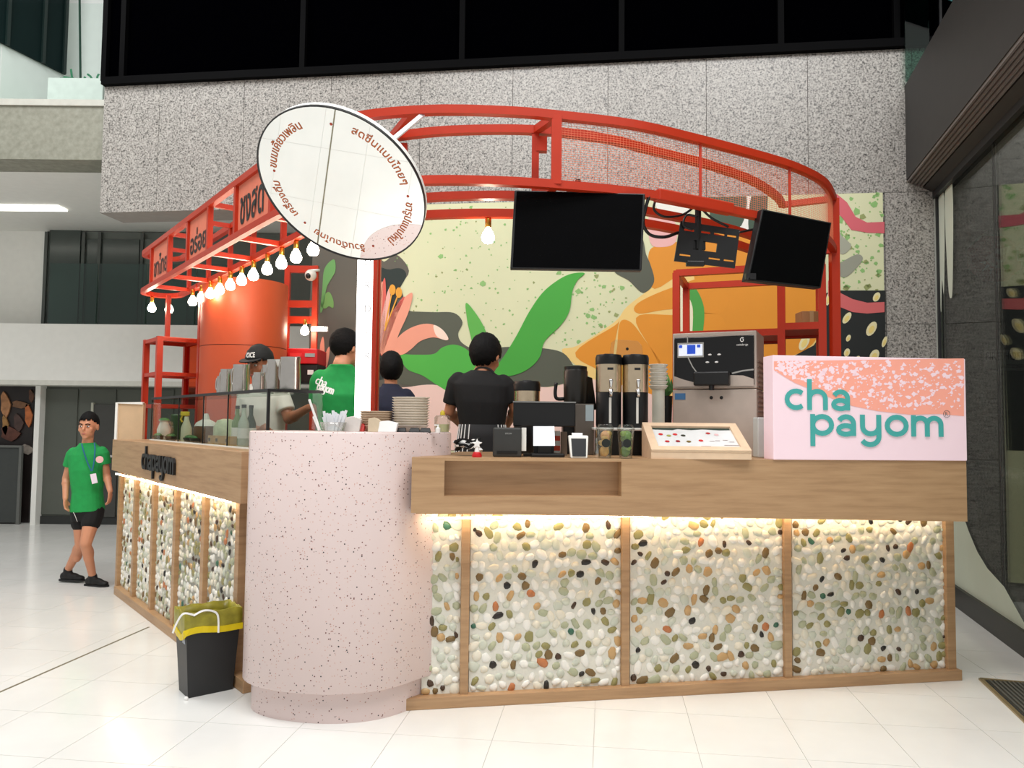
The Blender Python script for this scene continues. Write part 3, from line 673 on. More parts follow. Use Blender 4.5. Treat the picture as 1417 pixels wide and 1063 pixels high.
# worktop and body
BK0, BK1 = V((-.28, 4.24, 0)), V((2.36, 4.56, 0))
MB().prism([fa(0.02, CT - .03, -.088), fa(LF, CT - .03, -.088), BK1 + Z * (CT - .03), BK0 + Z * (CT - .03)], Z * .03).build('worktop', OAK, fc)
MB().prism([fa(LF - .03, zlo(LF), -.088), fa(LF, zlo(LF), -.088), BK1 + Z * zlo(LF), BK1 - EF * .03 + Z * zlo(LF)], Z * (CT - .03 - zlo(LF))).build('end_board', OAK, fc)
bp0, bp1 = B0 + EB * .14 - NB * .06, B1 - EB * .02 - NB * .06
MB().prism([bp0, bp1, BK1 - EF * .04, BK0 + EF * .03], Z * .90).build('body', MORTAR, fc)
MB().prism([fa(.02, .925, -.088), fa(LF - .03, .90, -.088), bp1 - NB * .1 + Z * .9, bp0 - NB * .1 + Z * .925], Z * .012).build('soffit', OAK, fc)
# base and posts
MB().prism([B0, B1, B1 - NB * .07, B0 - NB * .07], Z * .055).build('base_board', OAK, fc, bevel=.003)
PLB = B0 - NB * .02
for u in (643.5, 866, 1091, 1316.5):
    c = onpl(u, 850, PLB, NB); w = .040 if u < 1300 else .052
    MB().prism([V((c.x, c.y, .05)) - EB * w / 2, V((c.x, c.y, .05)) + EB * w / 2, V((c.x, c.y, .05)) + EB * w / 2 - NB * .06, V((c.x, c.y, .05)) - EB * w / 2 - NB * .06], Z * .89).build('post', OAK, fc, bevel=.002)
# led strip under the fascia
def led(a, b, n, parent, z):
    MB().prism([a + Z * z, b + Z * z, b + n * .012 + Z * z, a + n * .012 + Z * z], Z * .008).build('led_strip', LED, parent)
led(bp0 + NB * .075, bp1 - EB * .08 + NB * .075, NB, fc, .893)

# pebbles
PEB = [((240, 238, 230), 34), ((232, 226, 208), 20), ((206, 210, 194), 20), ((176, 180, 150), 14), ((148, 142, 92), 10), ((196, 160, 110), 6), ((122, 98, 58), 6), ((190, 120, 74), 1.5), ((70, 50, 34), 4), ((38, 34, 30), 3), ((58, 104, 84), 1)]
pmats = [mat('pebble_%d' % i, c, .35, var=.12, scale=40) for i, (c, w) in enumerate(PEB)]
prnd = random.Random(21)
def pebble_mb(rn):
    n = 8; p = []; f = []; a = [rn.uniform(.8, 1.12) for _ in range(n)]
    if rn.random() < .35: a[rn.randrange(n)] *= 1.22
    for rr_, h in ((1.0, -.25), (1.0, .12), (.72, .62)):
        for k in range(n): p.append((rr_ * a[k] * math.cos(6.283 * k / n), rr_ * a[k] * math.sin(6.283 * k / n), h))
    p.append((0, 0, .8))
    for r_ in range(2):
        for k in range(n): f.append((r_ * n + k, r_ * n + (k + 1) % n, (r_ + 1) * n + (k + 1) % n, (r_ + 1) * n + k))
    for k in range(n): f.append((16 + k, 16 + (k + 1) % n, 24))
    return p, f
shapes = [pebble_mb(prnd) for _ in range(10)]
pmesh = {}
def get_pm(si, ci):
    if (si, ci) not in pmesh:
        me = bpy.data.meshes.new('pebble'); me.from_pydata(shapes[si][0], [], shapes[si][1]); me.polygons.foreach_set('use_smooth', [True] * len(me.polygons))
        me.materials.append(pmats[ci]); pmesh[(si, ci)] = me
    return pmesh[(si, ci)]
def pebbles(panels, parent, e, n, nmax, pitch, lowdetail=False):
    """panels: list of (origin point at z, width, z0, z1, panel_object)"""
    allp = []
    for org, w, z0_, z1_, po in panels:
        nx = int(w / pitch); nz = int((z1_ - z0_) / (pitch * .87))
        pts = []
        for i in range(nz):
            for j in range(nx + 1):
                pts.append([(j + (.5 if i % 2 else 0) + .25) * w / (nx + .75) + prnd.uniform(-.3, .3) * pitch, (i + .5) * (z1_ - z0_) / nz + prnd.uniform(-.28, .28) * pitch])
        # push apart a little
        for it in range(4):
            for a in range(len(pts)):
                for b in range(a + 1, min(a + 2 * nx + 5, len(pts))):
                    dx, dz = pts[b][0] - pts[a][0], pts[b][1] - pts[a][1]; d = math.hypot(dx, dz)
                    if 1e-6 < d < pitch * .86:
                        k_ = (pitch * .86 - d) / d * .25
                        pts[a][0] -= dx * k_; pts[a][1] -= dz * k_; pts[b][0] += dx * k_; pts[b][1] += dz * k_
        for a, (x, z) in enumerate(pts):
            x = min(max(x, pitch * .36), w - pitch * .36); z = min(max(z, pitch * .36), z1_ - z0_ - pitch * .36)
            nd = pitch * 1.2
            for b, (x2, z2) in enumerate(pts):
                if b != a and abs(x2 - x) < nd and abs(z2 - z) < nd: nd = min(nd, math.hypot(x2 - x, z2 - z))
            r = min(nd * .56, pitch * .64) * prnd.uniform(.72, 1.08)
            el = prnd.uniform(1.0, 1.9); rx, ry = r * math.sqrt(el) , r / math.sqrt(el)
            ci = prnd.choices(range(len(PEB)), [w_ for c_, w_ in PEB])[0]
            if ci >= 8: rx *= .8; ry *= .8
            allp.append((rx * ry, org + e * x + Z * z, rx, ry, prnd.uniform(0, 6.283), prnd.uniform(.008, .013), prnd.randrange(10), ci, po))
    allp.sort(key=lambda t: -t[0])
    base = Matrix((e, Z, n)).transposed()
    rest = MB(); mis = []
    for q, (ar, p, rx, ry, an, h, si, ci, po) in enumerate(allp):
        M3 = base @ Matrix.Rotation(an, 3, 'Z')
        if q < nmax:
            o = bpy.data.objects.new('pebble', get_pm(si, ci)); COL.objects.link(o); o.parent = po
            o.matrix_local = Matrix.Translation(p - WL[po.name]) @ M3.to_4x4() @ Matrix.Diagonal((rx, ry, h, 1)); WL[o.name] = p
        else:
            D = M3 @ Matrix.Diagonal((rx, ry, h)); k0 = len(rest.f)
            rest.add([p + D @ V(v_) for v_ in shapes[si][0]], shapes[si][1]); mis += [ci] * (len(rest.f) - k0)
    if rest.f:
        o = rest.build('small_pebbles', None, parent, smooth=True, kind='stuff')
        for m_ in pmats: o.data.materials.append(m_)
        o.data.polygons.foreach_set('material_index', mis)
panels = []
PP = B0 - NB * .045
edges = [(585, 637), (650, 860), (872, 1085), (1097, 1309)]
for u0, u1 in edges:
    a, b = onpl(u0, 850, PP, NB), onpl(u1, 850, PP, NB); a.z = b.z = .05
    w = (b - a).dot(EB)
    po = MB().prism([a, b, b - NB * .02, a - NB * .02], Z * .875).build('pebble_panel', MORTAR, fc)
    panels.append((a, w, .05, .918, po))
pebbles(panels, fc, EB, NB, 300, .053)

# ------------------------------------------------------------------ side counter
SA = V((-1.335, 3.77, 0)); SB = V((-3.055, 5.83, 0))
ES = (SB - SA).normalized(); NS = V((-ES.y, ES.x, 0)) * 1.0
if NS.x > 0: NS = -NS
LS = (SB - SA).length
S0, S1 = onz(322, 950, 0), onz(158, 823, 0)
ESB = (S1 - S0).normalized(); NSB = V((-ESB.y, ESB.x, 0)); NSB = NSB if NSB.x < 0 else -NSB
sc_ = thing('side_counter', 'oak side counter with black lettering over narrow pebble panels', 'counter', (S0 + S1) / 2)
def sa(s, z, d=0): p = SA + ES * s + NS * d; return V((p.x, p.y, z))
ZS0, ZS1 = .95, 1.195
MB().prism([sa(0, ZS0 - .012), sa(LS, ZS0 + .012), sa(LS, ZS1), sa(0, ZS1)], -NS * .05).build('fascia_board', OAK, sc_, bevel=.002)
MB().prism([sa(LS - .04, ZS0, -.045), sa(LS, ZS0, -.045), sa(LS, ZS0, -.46), sa(LS - .04, ZS0, -.46)], Z * (ZS1 - ZS0 - .03)).build('end_board', OAK, sc_)
MB().prism([sa(.02, ZS1 - .03, -.048), sa(LS, ZS1 - .03, -.048), sa(LS, ZS1 - .03, -.47), sa(.25, ZS1 - .03, -.47)], Z * .03).build('worktop', OAK, sc_)
b0, b1 = S0 - NSB * .05 + ESB * .05, S1 - NSB * .05 - ESB * .02
MB().prism([b0, b1, b1 - NSB * .36, b0 - NSB * .36 + ESB * .18], Z * .93).build('body', MORTAR, sc_)
MB().prism([S0 - ESB * .14, S1 + ESB * .02, S1 + ESB * .02 - NSB * .07, S0 - ESB * .14 - NSB * .07], Z * .06).build('base_board', OAK, sc_, bevel=.003)
sposts = []
for u in (161.5, 183, 208.5, 239.5, 279, 327):
    c = onpl(u, 770, S0 - NSB * .02, NSB); c.z = .055; sposts.append(c); w = .055
    MB().prism([c - ESB * w / 2, c + ESB * w / 2, c + ESB * w / 2 - NSB * .06, c - ESB * w / 2 - NSB * .06], Z * .92).build('post', OAK, sc_, bevel=.002)
led(b0 + NSB * .065, b1 + NSB * .065, NSB, sc_, .925)
panels = []
for c0, c1 in zip(sposts[1:], sposts[:-1]):
    a = c0 - NSB * .03 + ESB * .03; b = c1 - NSB * .03 - ESB * .03
    po = MB().prism([a, b, b - NSB * .02, a - NSB * .02], Z * .88).build('pebble_panel', MORTAR, sc_)
    panels.append((a, (b - a).length, .055, .935, po))
pebbles(panels, sc_, ESB, NSB, 300, .05)
# black lettering
lb = MB(); lo = onpl(198, 645, SA, NS); hi = onpl(243, 650, SA, NS)
fr = frame(V((lo.x, lo.y, 1.018)) + NS * .001, -ES, Z, NS)
logo(lb, 'chapayom', fr, .105, (hi - lo).dot(-ES) * 1.0, .012, .21)
lb.build('lettering', BLACK, sc_)

# ------------------------------------------------------------------ terrazzo drum
plan = [(-1.262, 3.74), (-1.238, 3.60), (-1.13, 3.50), (-.97, 3.44), (-.80, 3.42), (-.64, 3.45), (-.52, 3.525), (-.42, 3.64), (-.335, 3.74), (-.305, 3.85), (-.38, 4.02), (-.68, 4.10), (-.98, 4.05), (-1.19, 3.92)]
loop = cr([V((x, y, 0)) for x, y in plan], 6, True)
dr = thing('terrazzo_counter', 'pink speckled terrazzo drum counter joining the two oak counters', 'counter', V((-.78, 3.78, 0)))
DT = 1.302
body = MB(); n = len(loop); cen = V((-.78, 3.78, 0))
rings = []
for z, k in ((.142, .985), (.150, 1.0), (DT - .006, 1.0), (DT, .985)):
    rings.append([cen + (p - cen) * k + Z * z for p in loop])
body.add([p for r in rings for p in r], [(i * n + k, i * n + (k + 1) % n, (i + 1) * n + (k + 1) % n, (i + 1) * n + k) for i in range(3) for k in range(n)] + [tuple(range(n)), tuple(3 * n + k for k in range(n))])
body.build('drum', TERRAZZO, dr, angle=50)
pl_ = [cen + V((0, .02, 0)) + (p - cen) * .93 for p in loop]
MB().prism(pl_, Z * .145).build('plinth', TERRAZZO, dr, angle=50)

# kiosk floor platform for the staff
struct(MB().prism([V((-.25, 4.2, 0)), V((2.35, 4.83, 0)), V((2.4, 6.1, 0)), V((-1.75, 6.62, 0)), V((-2.5, 6.3, 0)), V((-2.35, 5.75, 0)), V((-1.05, 4.18, 0))], Z * .20), 'floor_kiosk', mat('kiosk_floor', (120, 112, 100), .5))

# ------------------------------------------------------------------ canopy
ZT, ZBt = 2.75, 2.43
left_a, left_b = V((-1.391, 4.11, 0)), V((-3.10, 6.32, 0))
EL = (left_b - left_a).normalized(); NL = V((EL.y, -EL.x, 0)); NL = NL if NL.x > 0 else -NL     # into the kiosk
outer = [left_b, left_b.lerp(left_a, .5), left_a, V((-1.14, 3.80, 0)), V((-.95, 3.58, 0)), V((-.70, 3.415, 0)), V((-.37, 3.34, 0)), V((-.05, 3.345, 0)), V((.19, 3.385, 0)), V((.55, 3.48, 0)), V((.87, 3.64, 0)), V((1.22, 3.84, 0)), V((1.51, 4.03, 0)), V((1.77, 4.28, 0)), V((1.965, 4.60, 0))]
inner = [left_b + NL * .30, left_b.lerp(left_a, .5) + NL * .29, left_a + NL * .27 + EL * .12, V((-1.0, 4.02, 0)), V((-.80, 3.79, 0)), V((-.60, 3.665, 0)), V((-.3, 3.575, 0)), V((.10, 3.56, 0)), V((.45, 3.66, 0)), V((.70, 3.81, 0)), V((1.05, 4.02, 0)), V((1.36, 4.27, 0)), V((1.60, 4.56, 0)), V((1.70, 4.74, 0))]
OUT, INN = cr(outer, 8), cr(inner, 8)
# rounded far end and squared right end close the ring
endc = (left_b + left_b + NL * .30) / 2
far_arc = [endc - NL * (.15 * math.cos(a)) + EL * (.17 * math.sin(a)) for a in [math.pi * k / 10 for k in range(1, 10)]]
cn = thing('orange_canopy', 'orange steel frame canopy ring carried above the kiosk counters', 'canopy', V((-.3, 4.3, 0)))
def up_(path, z): return [V((p.x, p.y, z)) for p in path]
RW = .038
for z in (ZT, ZBt):
    MB().bar(up_(OUT, z), RW, RW).build('outer_rail', ORANGE, cn)
    MB().bar(up_(INN, z), RW, RW).build('inner_rail', ORANGE, cn)
    MB().bar(up_([OUT[0]] + far_arc + [INN[0]], z), RW, RW).build('end_rail', ORANGE, cn)
    MB().bar(up_([OUT[-1], INN[-1]], z), RW * .95, RW * .95).build('end_rail', ORANGE, cn)
def left_pt(u, base, v=320):
    r = ray(u, v); k_ = r.x / r.y; t = (k_ * base.y - base.x) / (EL.x - k_ * EL.y); return base + EL * t
for u in (212.5, 236, 262, 290, 327, 376):
    p = left_pt(u, left_a); q = p + NL * .285
    MB().beam(V((p.x, p.y, ZBt)), V((p.x, p.y, ZT)), .034, .034, up=NL).build('upright', ORANGE, cn)
    MB().beam(V((q.x, q.y, ZBt)), V((q.x, q.y, ZT)), .03, .03, up=NL).build('upright', ORANGE, cn)
    for z in (ZT, ZBt): MB().beam(V((p.x, p.y, z)), V((q.x, q.y, z)), .03, .03).build('cross_bar', ORANGE, cn)
    MB().beam(V((p.x, p.y, (ZT + ZBt) / 2 + .05)) + NL * .285, V((p.x, p.y, (ZT + ZBt) / 2 + .05)) + NL * .285 - EL * .3, .025, .03).build('cross_bar', ORANGE, cn)
def near_on(path, u):
    return min(path, key=lambda p: abs((lambda w: CX + FPX * w.dot(RIGHT) / w.dot(_F))(V((p.x, p.y, 2.6)) - CAM) - u) + (50 if p.y > 5 else 0))
for u, w in ((766, .045), (967, .012), (1094, .012)):
    p = near_on(OUT, u); MB().beam(V((p.x, p.y, ZBt)), V((p.x, p.y, ZT)), w, w, up=V((0, 1, 0))).build('upright', ORANGE, cn)
for u in (545, 744):
    p = near_on(INN, u); o_ = near_on(OUT, u + 21)
    MB().beam(V((p.x, p.y, ZBt)), V((p.x, p.y, ZT)), .034, .034, up=V((0, 1, 0))).build('upright', ORANGE, cn)
    for z in (ZT, ZBt): MB().beam(V((p.x, p.y, z)), V((o_.x, o_.y, z)), .034, .034).build('cross_bar', ORANGE, cn)
    MB().box(V((p.x + (.03 if u > 600 else .05), p.y, ZT - .07)), (.05, .04, .07)).build('bracket', ORANGE, cn)
rc = [p for p in OUT if p.y < 4.4 and 905 < (lambda w: CX + FPX * w.dot(RIGHT) / w.dot(_F))(V((p.x, p.y, ZBt)) - CAM) < 1018]
MB().bar(up_(rc, ZBt + .004), .05, .056).build('rail_cover', ORANGE, cn, bevel=.006)
# third, inner bulb beam over the bar
third = [V((-.74, 3.96, 0)), V((-.4, 3.86, 0)), V((-.04, 3.83, 0)), V((.4, 3.87, 0)), V((.8, 4.05, 0)), V((1.21, 4.34, 0)), V((1.55, 4.66, 0)), V((1.70, 4.74, 0))]
MB().bar(up_(cr(third, 6), ZBt - .01), .04, .042).build('bulb_beam', ORANGE, cn)
# posts to the ground
for p, z0_, w in ((OUT[-1], 0.2, .05), (V((-.725, 4.02, 0)), .2, .035)):
    MB().beam(V((p.x, p.y, z0_)), V((p.x, p.y, ZT if w == .05 else ZBt)), w, w, up=V((0, 1, 0))).build('post', ORANGE, cn)
pL1 = left_pt(277.5, left_a + NL * .33, 500)
MB().beam(V((pL1.x, pL1.y, .2)), V((pL1.x, pL1.y, ZBt)), .05, .05, up=NL).build('post', ORANGE, cn)
MB().beam(V((pL1.x, pL1.y, ZBt)), V((pL1.x, pL1.y, ZBt)) - NL * .06, .03, .03).build('cross_bar', ORANGE, cn)
# sheet-metal cheek at the right end
PERF = glass_mat('orange_gauze', (244, 150, 110), .1, .0)
# wire mesh infill from the upright to the right end
i0 = min(range(len(OUT)), key=lambda i: (OUT[i] - near_on(OUT, 766)).length); seg = OUT[i0:]
mb = MB()
for k_ in range(1, 26):
    z = ZBt + .02 + k_ * (ZT - ZBt - .04) / 26; mb.bar(up_(seg, z), .0012, .0016)
acc = 0; last = seg[0]
for a, b in zip(seg[:-1], seg[1:]):
    ln = (b - a).length; m_ = max(1, int(ln / .013))
    for j in range(m_):
        p = a.lerp(b, j / m_); mb.bar([V((p.x, p.y, ZBt)), V((p.x, p.y, ZT))], .0012, .0012, up=V((0, 1, 0)))
mb.build('wire_mesh', mat('mesh_wire', (226, 120, 84), .5), cn, kind='stuff')
# lettered panels on the left run
PNL = mat('coral_panel', (224, 120, 92), .5)
for u0, u1, txt, m_ in ((214, 234, 'ชาไทย', (215.5, 233)), (263, 289, 'อร่อย', (264.5, 286)), (329, 374, 'ชงสด', (332, 364))):
    a, b = left_pt(u0, left_a), left_pt(u1, left_a)
    lp = MB().prism([V((a.x, a.y, ZBt + .02)), V((b.x, b.y, ZBt + .02)), V((b.x, b.y, ZT - .02)), V((a.x, a.y, ZT - .02))], NL * .006).build('letter_panel', PNL, cn)
    ta, tb = left_pt(m_[0], left_a), left_pt(m_[1], left_a); w = (tb - ta).length / .84; c = (ta + tb) / 2; fr = frame(V((c.x, c.y, (ZT + ZBt) / 2 - .02)) - NL * .003, (b - a).normalized(), Z, -NL)
    mb = MB(); text_on(mb, txt, fr, width=w * .84, height=.17, bold=.018); mb.build('lettering', mat('letter_black', (22, 26, 26), .5), lp)

# ------------------------------------------------------------------ light bulbs
def bulb(p, label, group, r=.034, drop=0.03):
    """p = point on the underside of the beam"""
    t = thing('light_bulb', label, 'light bulb', p, group)
    MB().lathe([(.013, 0), (.016, -.008), (.016, -drop - .018), (.011, -drop - .022)], p, 10).build('socket', BRASS, t, smooth=True)
    zc = -drop - .02
    MB().lathe([(.010, zc + .004), (.014, zc - .008), (r * .75, zc - .026), (r, zc - .05), (r * .93, zc - .066), (r * .6, zc - .08), (.004, zc - .084)], p, 14).build('glass_bulb', BULB, t, smooth=True)
for k_, u in enumerate((267, 279, 291, 304, 318.5, 334, 350, 369, 388.5, 408.5, 432)):
    p = left_pt(u, left_a + NL * .275, 400); bulb(V((p.x, p.y, ZBt - RW / 2)), 'round glowing bulb in the row under the left canopy rail', 'bulbs under the left canopy rail')
for p in (far_arc[3], far_arc[6]):
    bulb(V((p.x, p.y, ZBt - RW / 2)), 'round glowing bulb at the rounded far end of the canopy', 'bulbs at the far canopy end')
p = left_b + NL * .42 + EL * .1
bulb(V((third[2].x - .03 - .06, 3.832, ZBt - .031)), 'single glowing bulb hanging from the beam before the mural', None)
# ------------------------------------------------------------------ round mirror
mc = at(472, 261.5, 3.32); tocam = (CAM - mc).normalized()
ca, sa_ = .758, math.sqrt(1 - .758 ** 2)
rt = (RIGHT - tocam * RIGHT.dot(tocam)).normalized(); upv = tocam.cross(rt).normalized()
if upv.z < 0: upv = -upv
nm = (tocam * ca + (rt * -.588 - upv * .809) * sa_ + V((-.03, .03, 0))).normalized()
mv = (upv - nm * upv.dot(nm)).normalized(); mu = mv.cross(nm).normalized()
RM = 118.0 / 1050 * (mc - CAM).length * .985
mr = thing('round_mirror', 'tilted round mirror with ring of rust Thai lettering hung over the terrazzo drum', 'mirror', mc)
Rm = Matrix((mu, mv, nm)).transposed()
MB().lathe([(RM * .985, -.004), (RM * .985, 0)], mc, 72, Rm).build('mirror_glass', MIRROR, mr)
MB().lathe([(RM * .983, -.006), (RM, -.006), (RM, .004), (RM * .985, .004), (RM * .985, -.006)], mc, 72, Rm, cap=False).build('rim', BLACK, mr)
MB().lathe([(RM * .99, -.03), (RM * .995, -.006)], mc, 72, Rm).build('back_plate', WHITE, mr)
RUST = mat('rust_lettering', (196, 110, 70), .6, spec=.1)
def ring_text(body, ang, h, r):
    vv, ff = text_verts(body, 0, 1.0, .012); x0, x1 = min(v.x for v in vv), max(v.x for v in vv); k_ = h
    mb = MB(); P = []
    for v in vv:
        a = math.radians(ang) - (v.x - (x0 + x1) / 2) * k_ / r; q = r + (v.y - .25) * k_
        P.append(mc + mu * (q * math.cos(a)) + mv * (q * math.sin(a)) + nm * .0012)
    mb.add(P, ff); mb.build('lettering', RUST, mr)
def ang_of(u, v):
    p = onpl(u, v, mc, nm) - mc; return math.degrees(math.atan2(p.dot(mv), p.dot(mu)))
rr0 = (onpl(520, 225, mc, nm) - mc).length
for body, u, v in (('ขนมเคี้ยวเพลิน', 408, 212), ('สดชื่นแบบไทยๆ', 520, 222), ('ชารูปแบบใหม่', 552, 308), ('ล้วนดัดบไทย', 470, 336), ('เครื่องดื่ม', 393, 275)):
    ring_text(body, ang_of(u, v), .052, RM * .80)
for u, v in ((382, 237), (460, 184), (559, 271), (519, 345), (419, 311)):
    a = math.radians(ang_of(u, v)); p = mc + (mu * math.cos(a) + mv * math.sin(a)) * RM * .80
    MB().lathe([(.006, .001), (.006, .0016)], p, 12, Rm).build('dot', mat('rust_dot', (186, 70, 44), .6), mr)
# suspension strut up to the canopy
MB().bar([mc + mu * RM * .62 + mv * RM * .45 - nm * .03, at(593, 152, 3.38)], .018, .012, up=V((0, 1, 0))).build('strut', mat('strut_white', (236, 240, 246), .3), mr)
tr = mc - nm * .03
MB().bar([tr, V((-.80, 3.52, ZT - .02))], .03, .03).build('hanger', ORANGE, mr)

# ------------------------------------------------------------------ white light column with vertical lettering
lc = thing('light_column', 'glowing white light column lettered ORDER with orange side behind the drum', 'light column', V((-.77, 3.98, .2)))
x0, x1 = at(493, 450, 3.96).x, at(515, 450, 3.96).x
MB().b2((x0, 3.96, 1.0), (x1, 4.0, ZBt)).build('light_box', LIGHTBOX, lc)
MB().b2((x1, 3.955, .2), (x1 + .022, 4.01, ZBt)).build('side_channel', ORANGE, lc)
MB().b2((x0, 3.97, .2), (x1, 4.0, 1.0)).build('lower_post', ORANGE, lc)
for ch, v in zip('ORDER', (363, 395, 427, 461, 493)):
    p = at(509, v, 3.958); mb = MB(); text_on(mb, ch, frame(p, V((1, 0, 0)), Z, V((0, -1, 0))), height=.036); mb.build('lettering', mat('letter_grey', (120, 120, 120), .6), lc)

# ------------------------------------------------------------------ screens
def quad_box(name, pts, back, m_, parent, bevel=0.0): return MB().prism(pts, back).build(name, m_, parent, bevel=bevel)
SCR = mat('black_screen', (5, 5, 6), .25, spec=.06, var=.1)
t1 = thing('wall_screen', 'large black flat screen hanging level from the canopy over the bar', 'television', at(800, 320, 3.40))
P = [at(712, 263, 3.42), at(893, 268, 3.44), at(888, 374.5, 3.40), at(706, 371.5, 3.38)]
quad_box('screen_body', P, V((0, .045, 0)), BLACK, t1, .004)
cP = sum(P, V()) / 4
quad_box('screen', [cP + (p - cP) * .965 + V((0, -.0015, 0)) for p in P], V((0, .002, 0)), SCR, t1)
MB().box(at(800, 260, 3.47), (.10, .05, .03)).build('mount', BLACK, t1)
MB().tube([at(800, 258, 3.47) + Z * .03, at(800, 300, 3.46)], .014).build('mount_pole', BLACK, t1)
t2 = thing('screen_bracket', 'empty black slotted screen bracket on a ceiling pole beside the large screen', 'bracket', at(978, 340, 3.75))
BP = [at(942, 306, 3.76), at(1024, 318, 3.80), at(1017, 371, 3.78), at(933, 361, 3.74)]
def bq(s, t): return (BP[0].lerp(BP[1], s)).lerp(BP[3].lerp(BP[2], s), t)
rows = [0, .16, .22, .42, .66, .80, .85, 1.0]
def plate(mb, s0, s1, ta, tb): mb.prism([bq(s0, ta), bq(s1, ta), bq(s1, tb), bq(s0, tb)], V((0, .012, 0)))
mb = MB()
cuts = {1: [(.08, .25), (.33, .52), (.58, .76), (.80, .96)], 3: [(.27, .36), (.42, .66)], 5: [(.07, .25), (.55, .74), (.80, .97)]}
for i in range(7):
    cu = cuts.get(i, []); s = 0
    for a, b in cu: plate(mb, s, a, rows[i], rows[i + 1]); s = b
    plate(mb, s, 1, rows[i], rows[i + 1])
mb.build('slotted_plate', BLACK, t2)
MB().tube([at(966, 276, 3.78), at(966, 345, 3.78)], .016).build('mount_pole', BLACK, t2)
MB().box(at(966, 278, 3.76), (.11, .06, .02)).build('ceiling_plate', BLACK, t2)
MB().box(at(962, 340, 3.79), (.10, .03, .05)).build('tilt_head', BLACK, t2, bevel=.005)
MB().box(at(962, 365, 3.76), (.09, .03, .025)).build('lower_clamp', BLACK, t2, bevel=.004)
t3 = thing('tilted_screen', 'smaller black screen tilted down near the right canopy post', 'television', at(1093, 345, 4.0))
P = [at(1055, 289, 3.80), at(1151, 308, 3.96), at(1136, 399, 3.90), at(1034, 388, 3.74)]
quad_box('screen_body', P, V((-.015, .05, 0)), BLACK, t3, .004)
cP = sum(P, V()) / 4
quad_box('screen', [cP + (p - cP) * .955 + V((0, -.0015, 0)) for p in P], V((0, .002, 0)), SCR, t3)
MB().tube([at(1100, 318, 4.17), at(1096, 335, 3.9)], .014).build('mount_pole', BLACK, t3)
MB().box(at(1038, 383, 3.76), (.05, .03, .03)).build('sensor', BLACK, t3)
# cables
for i, (q, lab) in enumerate((([(898, 272, 3.5), (893, 290, 3.5), (890, 310, 3.5), (900, 325, 3.55), (920, 328, 3.6), (938, 322, 3.75)], 'thick black cable looping from the large screen to the bracket'),
         ([(908, 275, 3.6), (905, 290, 3.6), (920, 300, 3.62), (945, 297, 3.7), (962, 285, 3.76)], 'thin black cable sagging between screen and bracket pole'),
         ([(935, 276, 3.7), (938, 284, 3.7), (955, 284, 3.75), (968, 280, 3.78)], 'short black cable tucked under the canopy rail'),
         ([(970, 288, 3.78), (985, 302, 3.8), (1008, 314, 3.8)], 'short black cable running to the bracket plate'),
         ([(1022, 322, 3.8), (1040, 318, 3.85), (1056, 316, 3.84)], 'black cable between bracket and tilted screen'),
         ([(965, 300, 3.77), (950, 298, 3.76), (946, 312, 3.75), (958, 318, 3.76)], 'red and black cable curl beside the bracket pole'))):
    tag(MB().tube(cr([at(*p) for p in q], 6), .006 if i else .008, 6).build('cable', BLACK, smooth=True), lab, 'cable')

# ------------------------------------------------------------------ open orange shelves
def rack(t, x0, x1, y0, y1, z0, z1, w, levels, mids=(), m_=ORANGE):
    for x in [x0, x1] + list(mids):
        for y in (y0, y1): MB().beam(V((x, y, z0)), V((x, y, z1)), w, w, up=V((0, 1, 0))).build('post', m_, t)
    for z in levels:
        for y in (y0, y1): MB().beam(V((x0, y, z)), V((x1, y, z)), w, w).build('rail', m_, t)
        for x in [x0, x1] + list(mids): MB().beam(V((x, y0, z)), V((x, y1, z)), w * .9, w * .9).build('rail', m_, t)
YS = 4.95
xa, xm, xb = at(936, 450, YS).x, at(1081, 450, YS).x, at(1150, 450, YS).x
zt_ = at(1000, 379, YS).z
sh = thing('open_shelf', 'tall orange tube shelf standing against the mural behind the drinks machine', 'shelf', V(((xa + xb) / 2, YS + .3, .2)))
sf, sdp = V((.938, -.346, 0)), V((.346, .938, 0))
SO = V((xa, YS, 0))
def shelf_s(u):
    r = ray(u, 450); k_ = r.x / r.y; return (k_ * SO.y - SO.x) / (sf.x - k_ * sf.y)
sm_, sx_ = shelf_s(1081), shelf_s(1149) - .045
def sq3(s_, d_, z): return SO + sf * s_ + sdp * d_ + Z * z
zml, zmr = at(1000, 462, YS - .1).z, at(1110, 452, YS - .25).z
for s_ in (0, sm_, sx_):
    for d_ in (0, .5): MB().beam(sq3(s_, d_, .2), sq3(s_, d_, zt_), .045, .045, up=sdp).build('post', ORANGE, sh)
for z in (zt_, 1.1, .3):
    for d_ in (0, .5): MB().beam(sq3(0, d_, z), sq3(sx_, d_, z), .043, .043).build('rail', ORANGE, sh)
    for s_ in (0, sm_, sx_): MB().beam(sq3(s_, 0, z), sq3(s_, .5, z), .04, .04).build('rail', ORANGE, sh)
for s0_, s1_, z in ((0, sm_, zml), (sm_, sx_, zmr)):
    for d_ in (0, .5): MB().beam(sq3(s0_, d_, z), sq3(s1_, d_, z), .043, .043).build('rail', ORANGE, sh)
    MB().prism([sq3(s0_, 0, z - .005), sq3(s1_, 0, z - .005), sq3(s1_, .5, z - .005), sq3(s0_, .5, z - .005)], Z * .01).build('shelf_board', ORANGE, sh)
zb_ = zmr + .0215
pk = thing('brown_parcel', 'small brown taped parcel on the orange shelf', 'parcel', V((at(1100, 440, YS + .2).x, YS + .2, zb_)))
c = sq3(sm_ + .16, .15, zb_ - .016)
MB().b2(c + V((-.06, -.06, 0)), c + V((.06, .06, .10))).build('carton', mat('carton_brown', (176, 130, 84), .7), pk, bevel=.003)
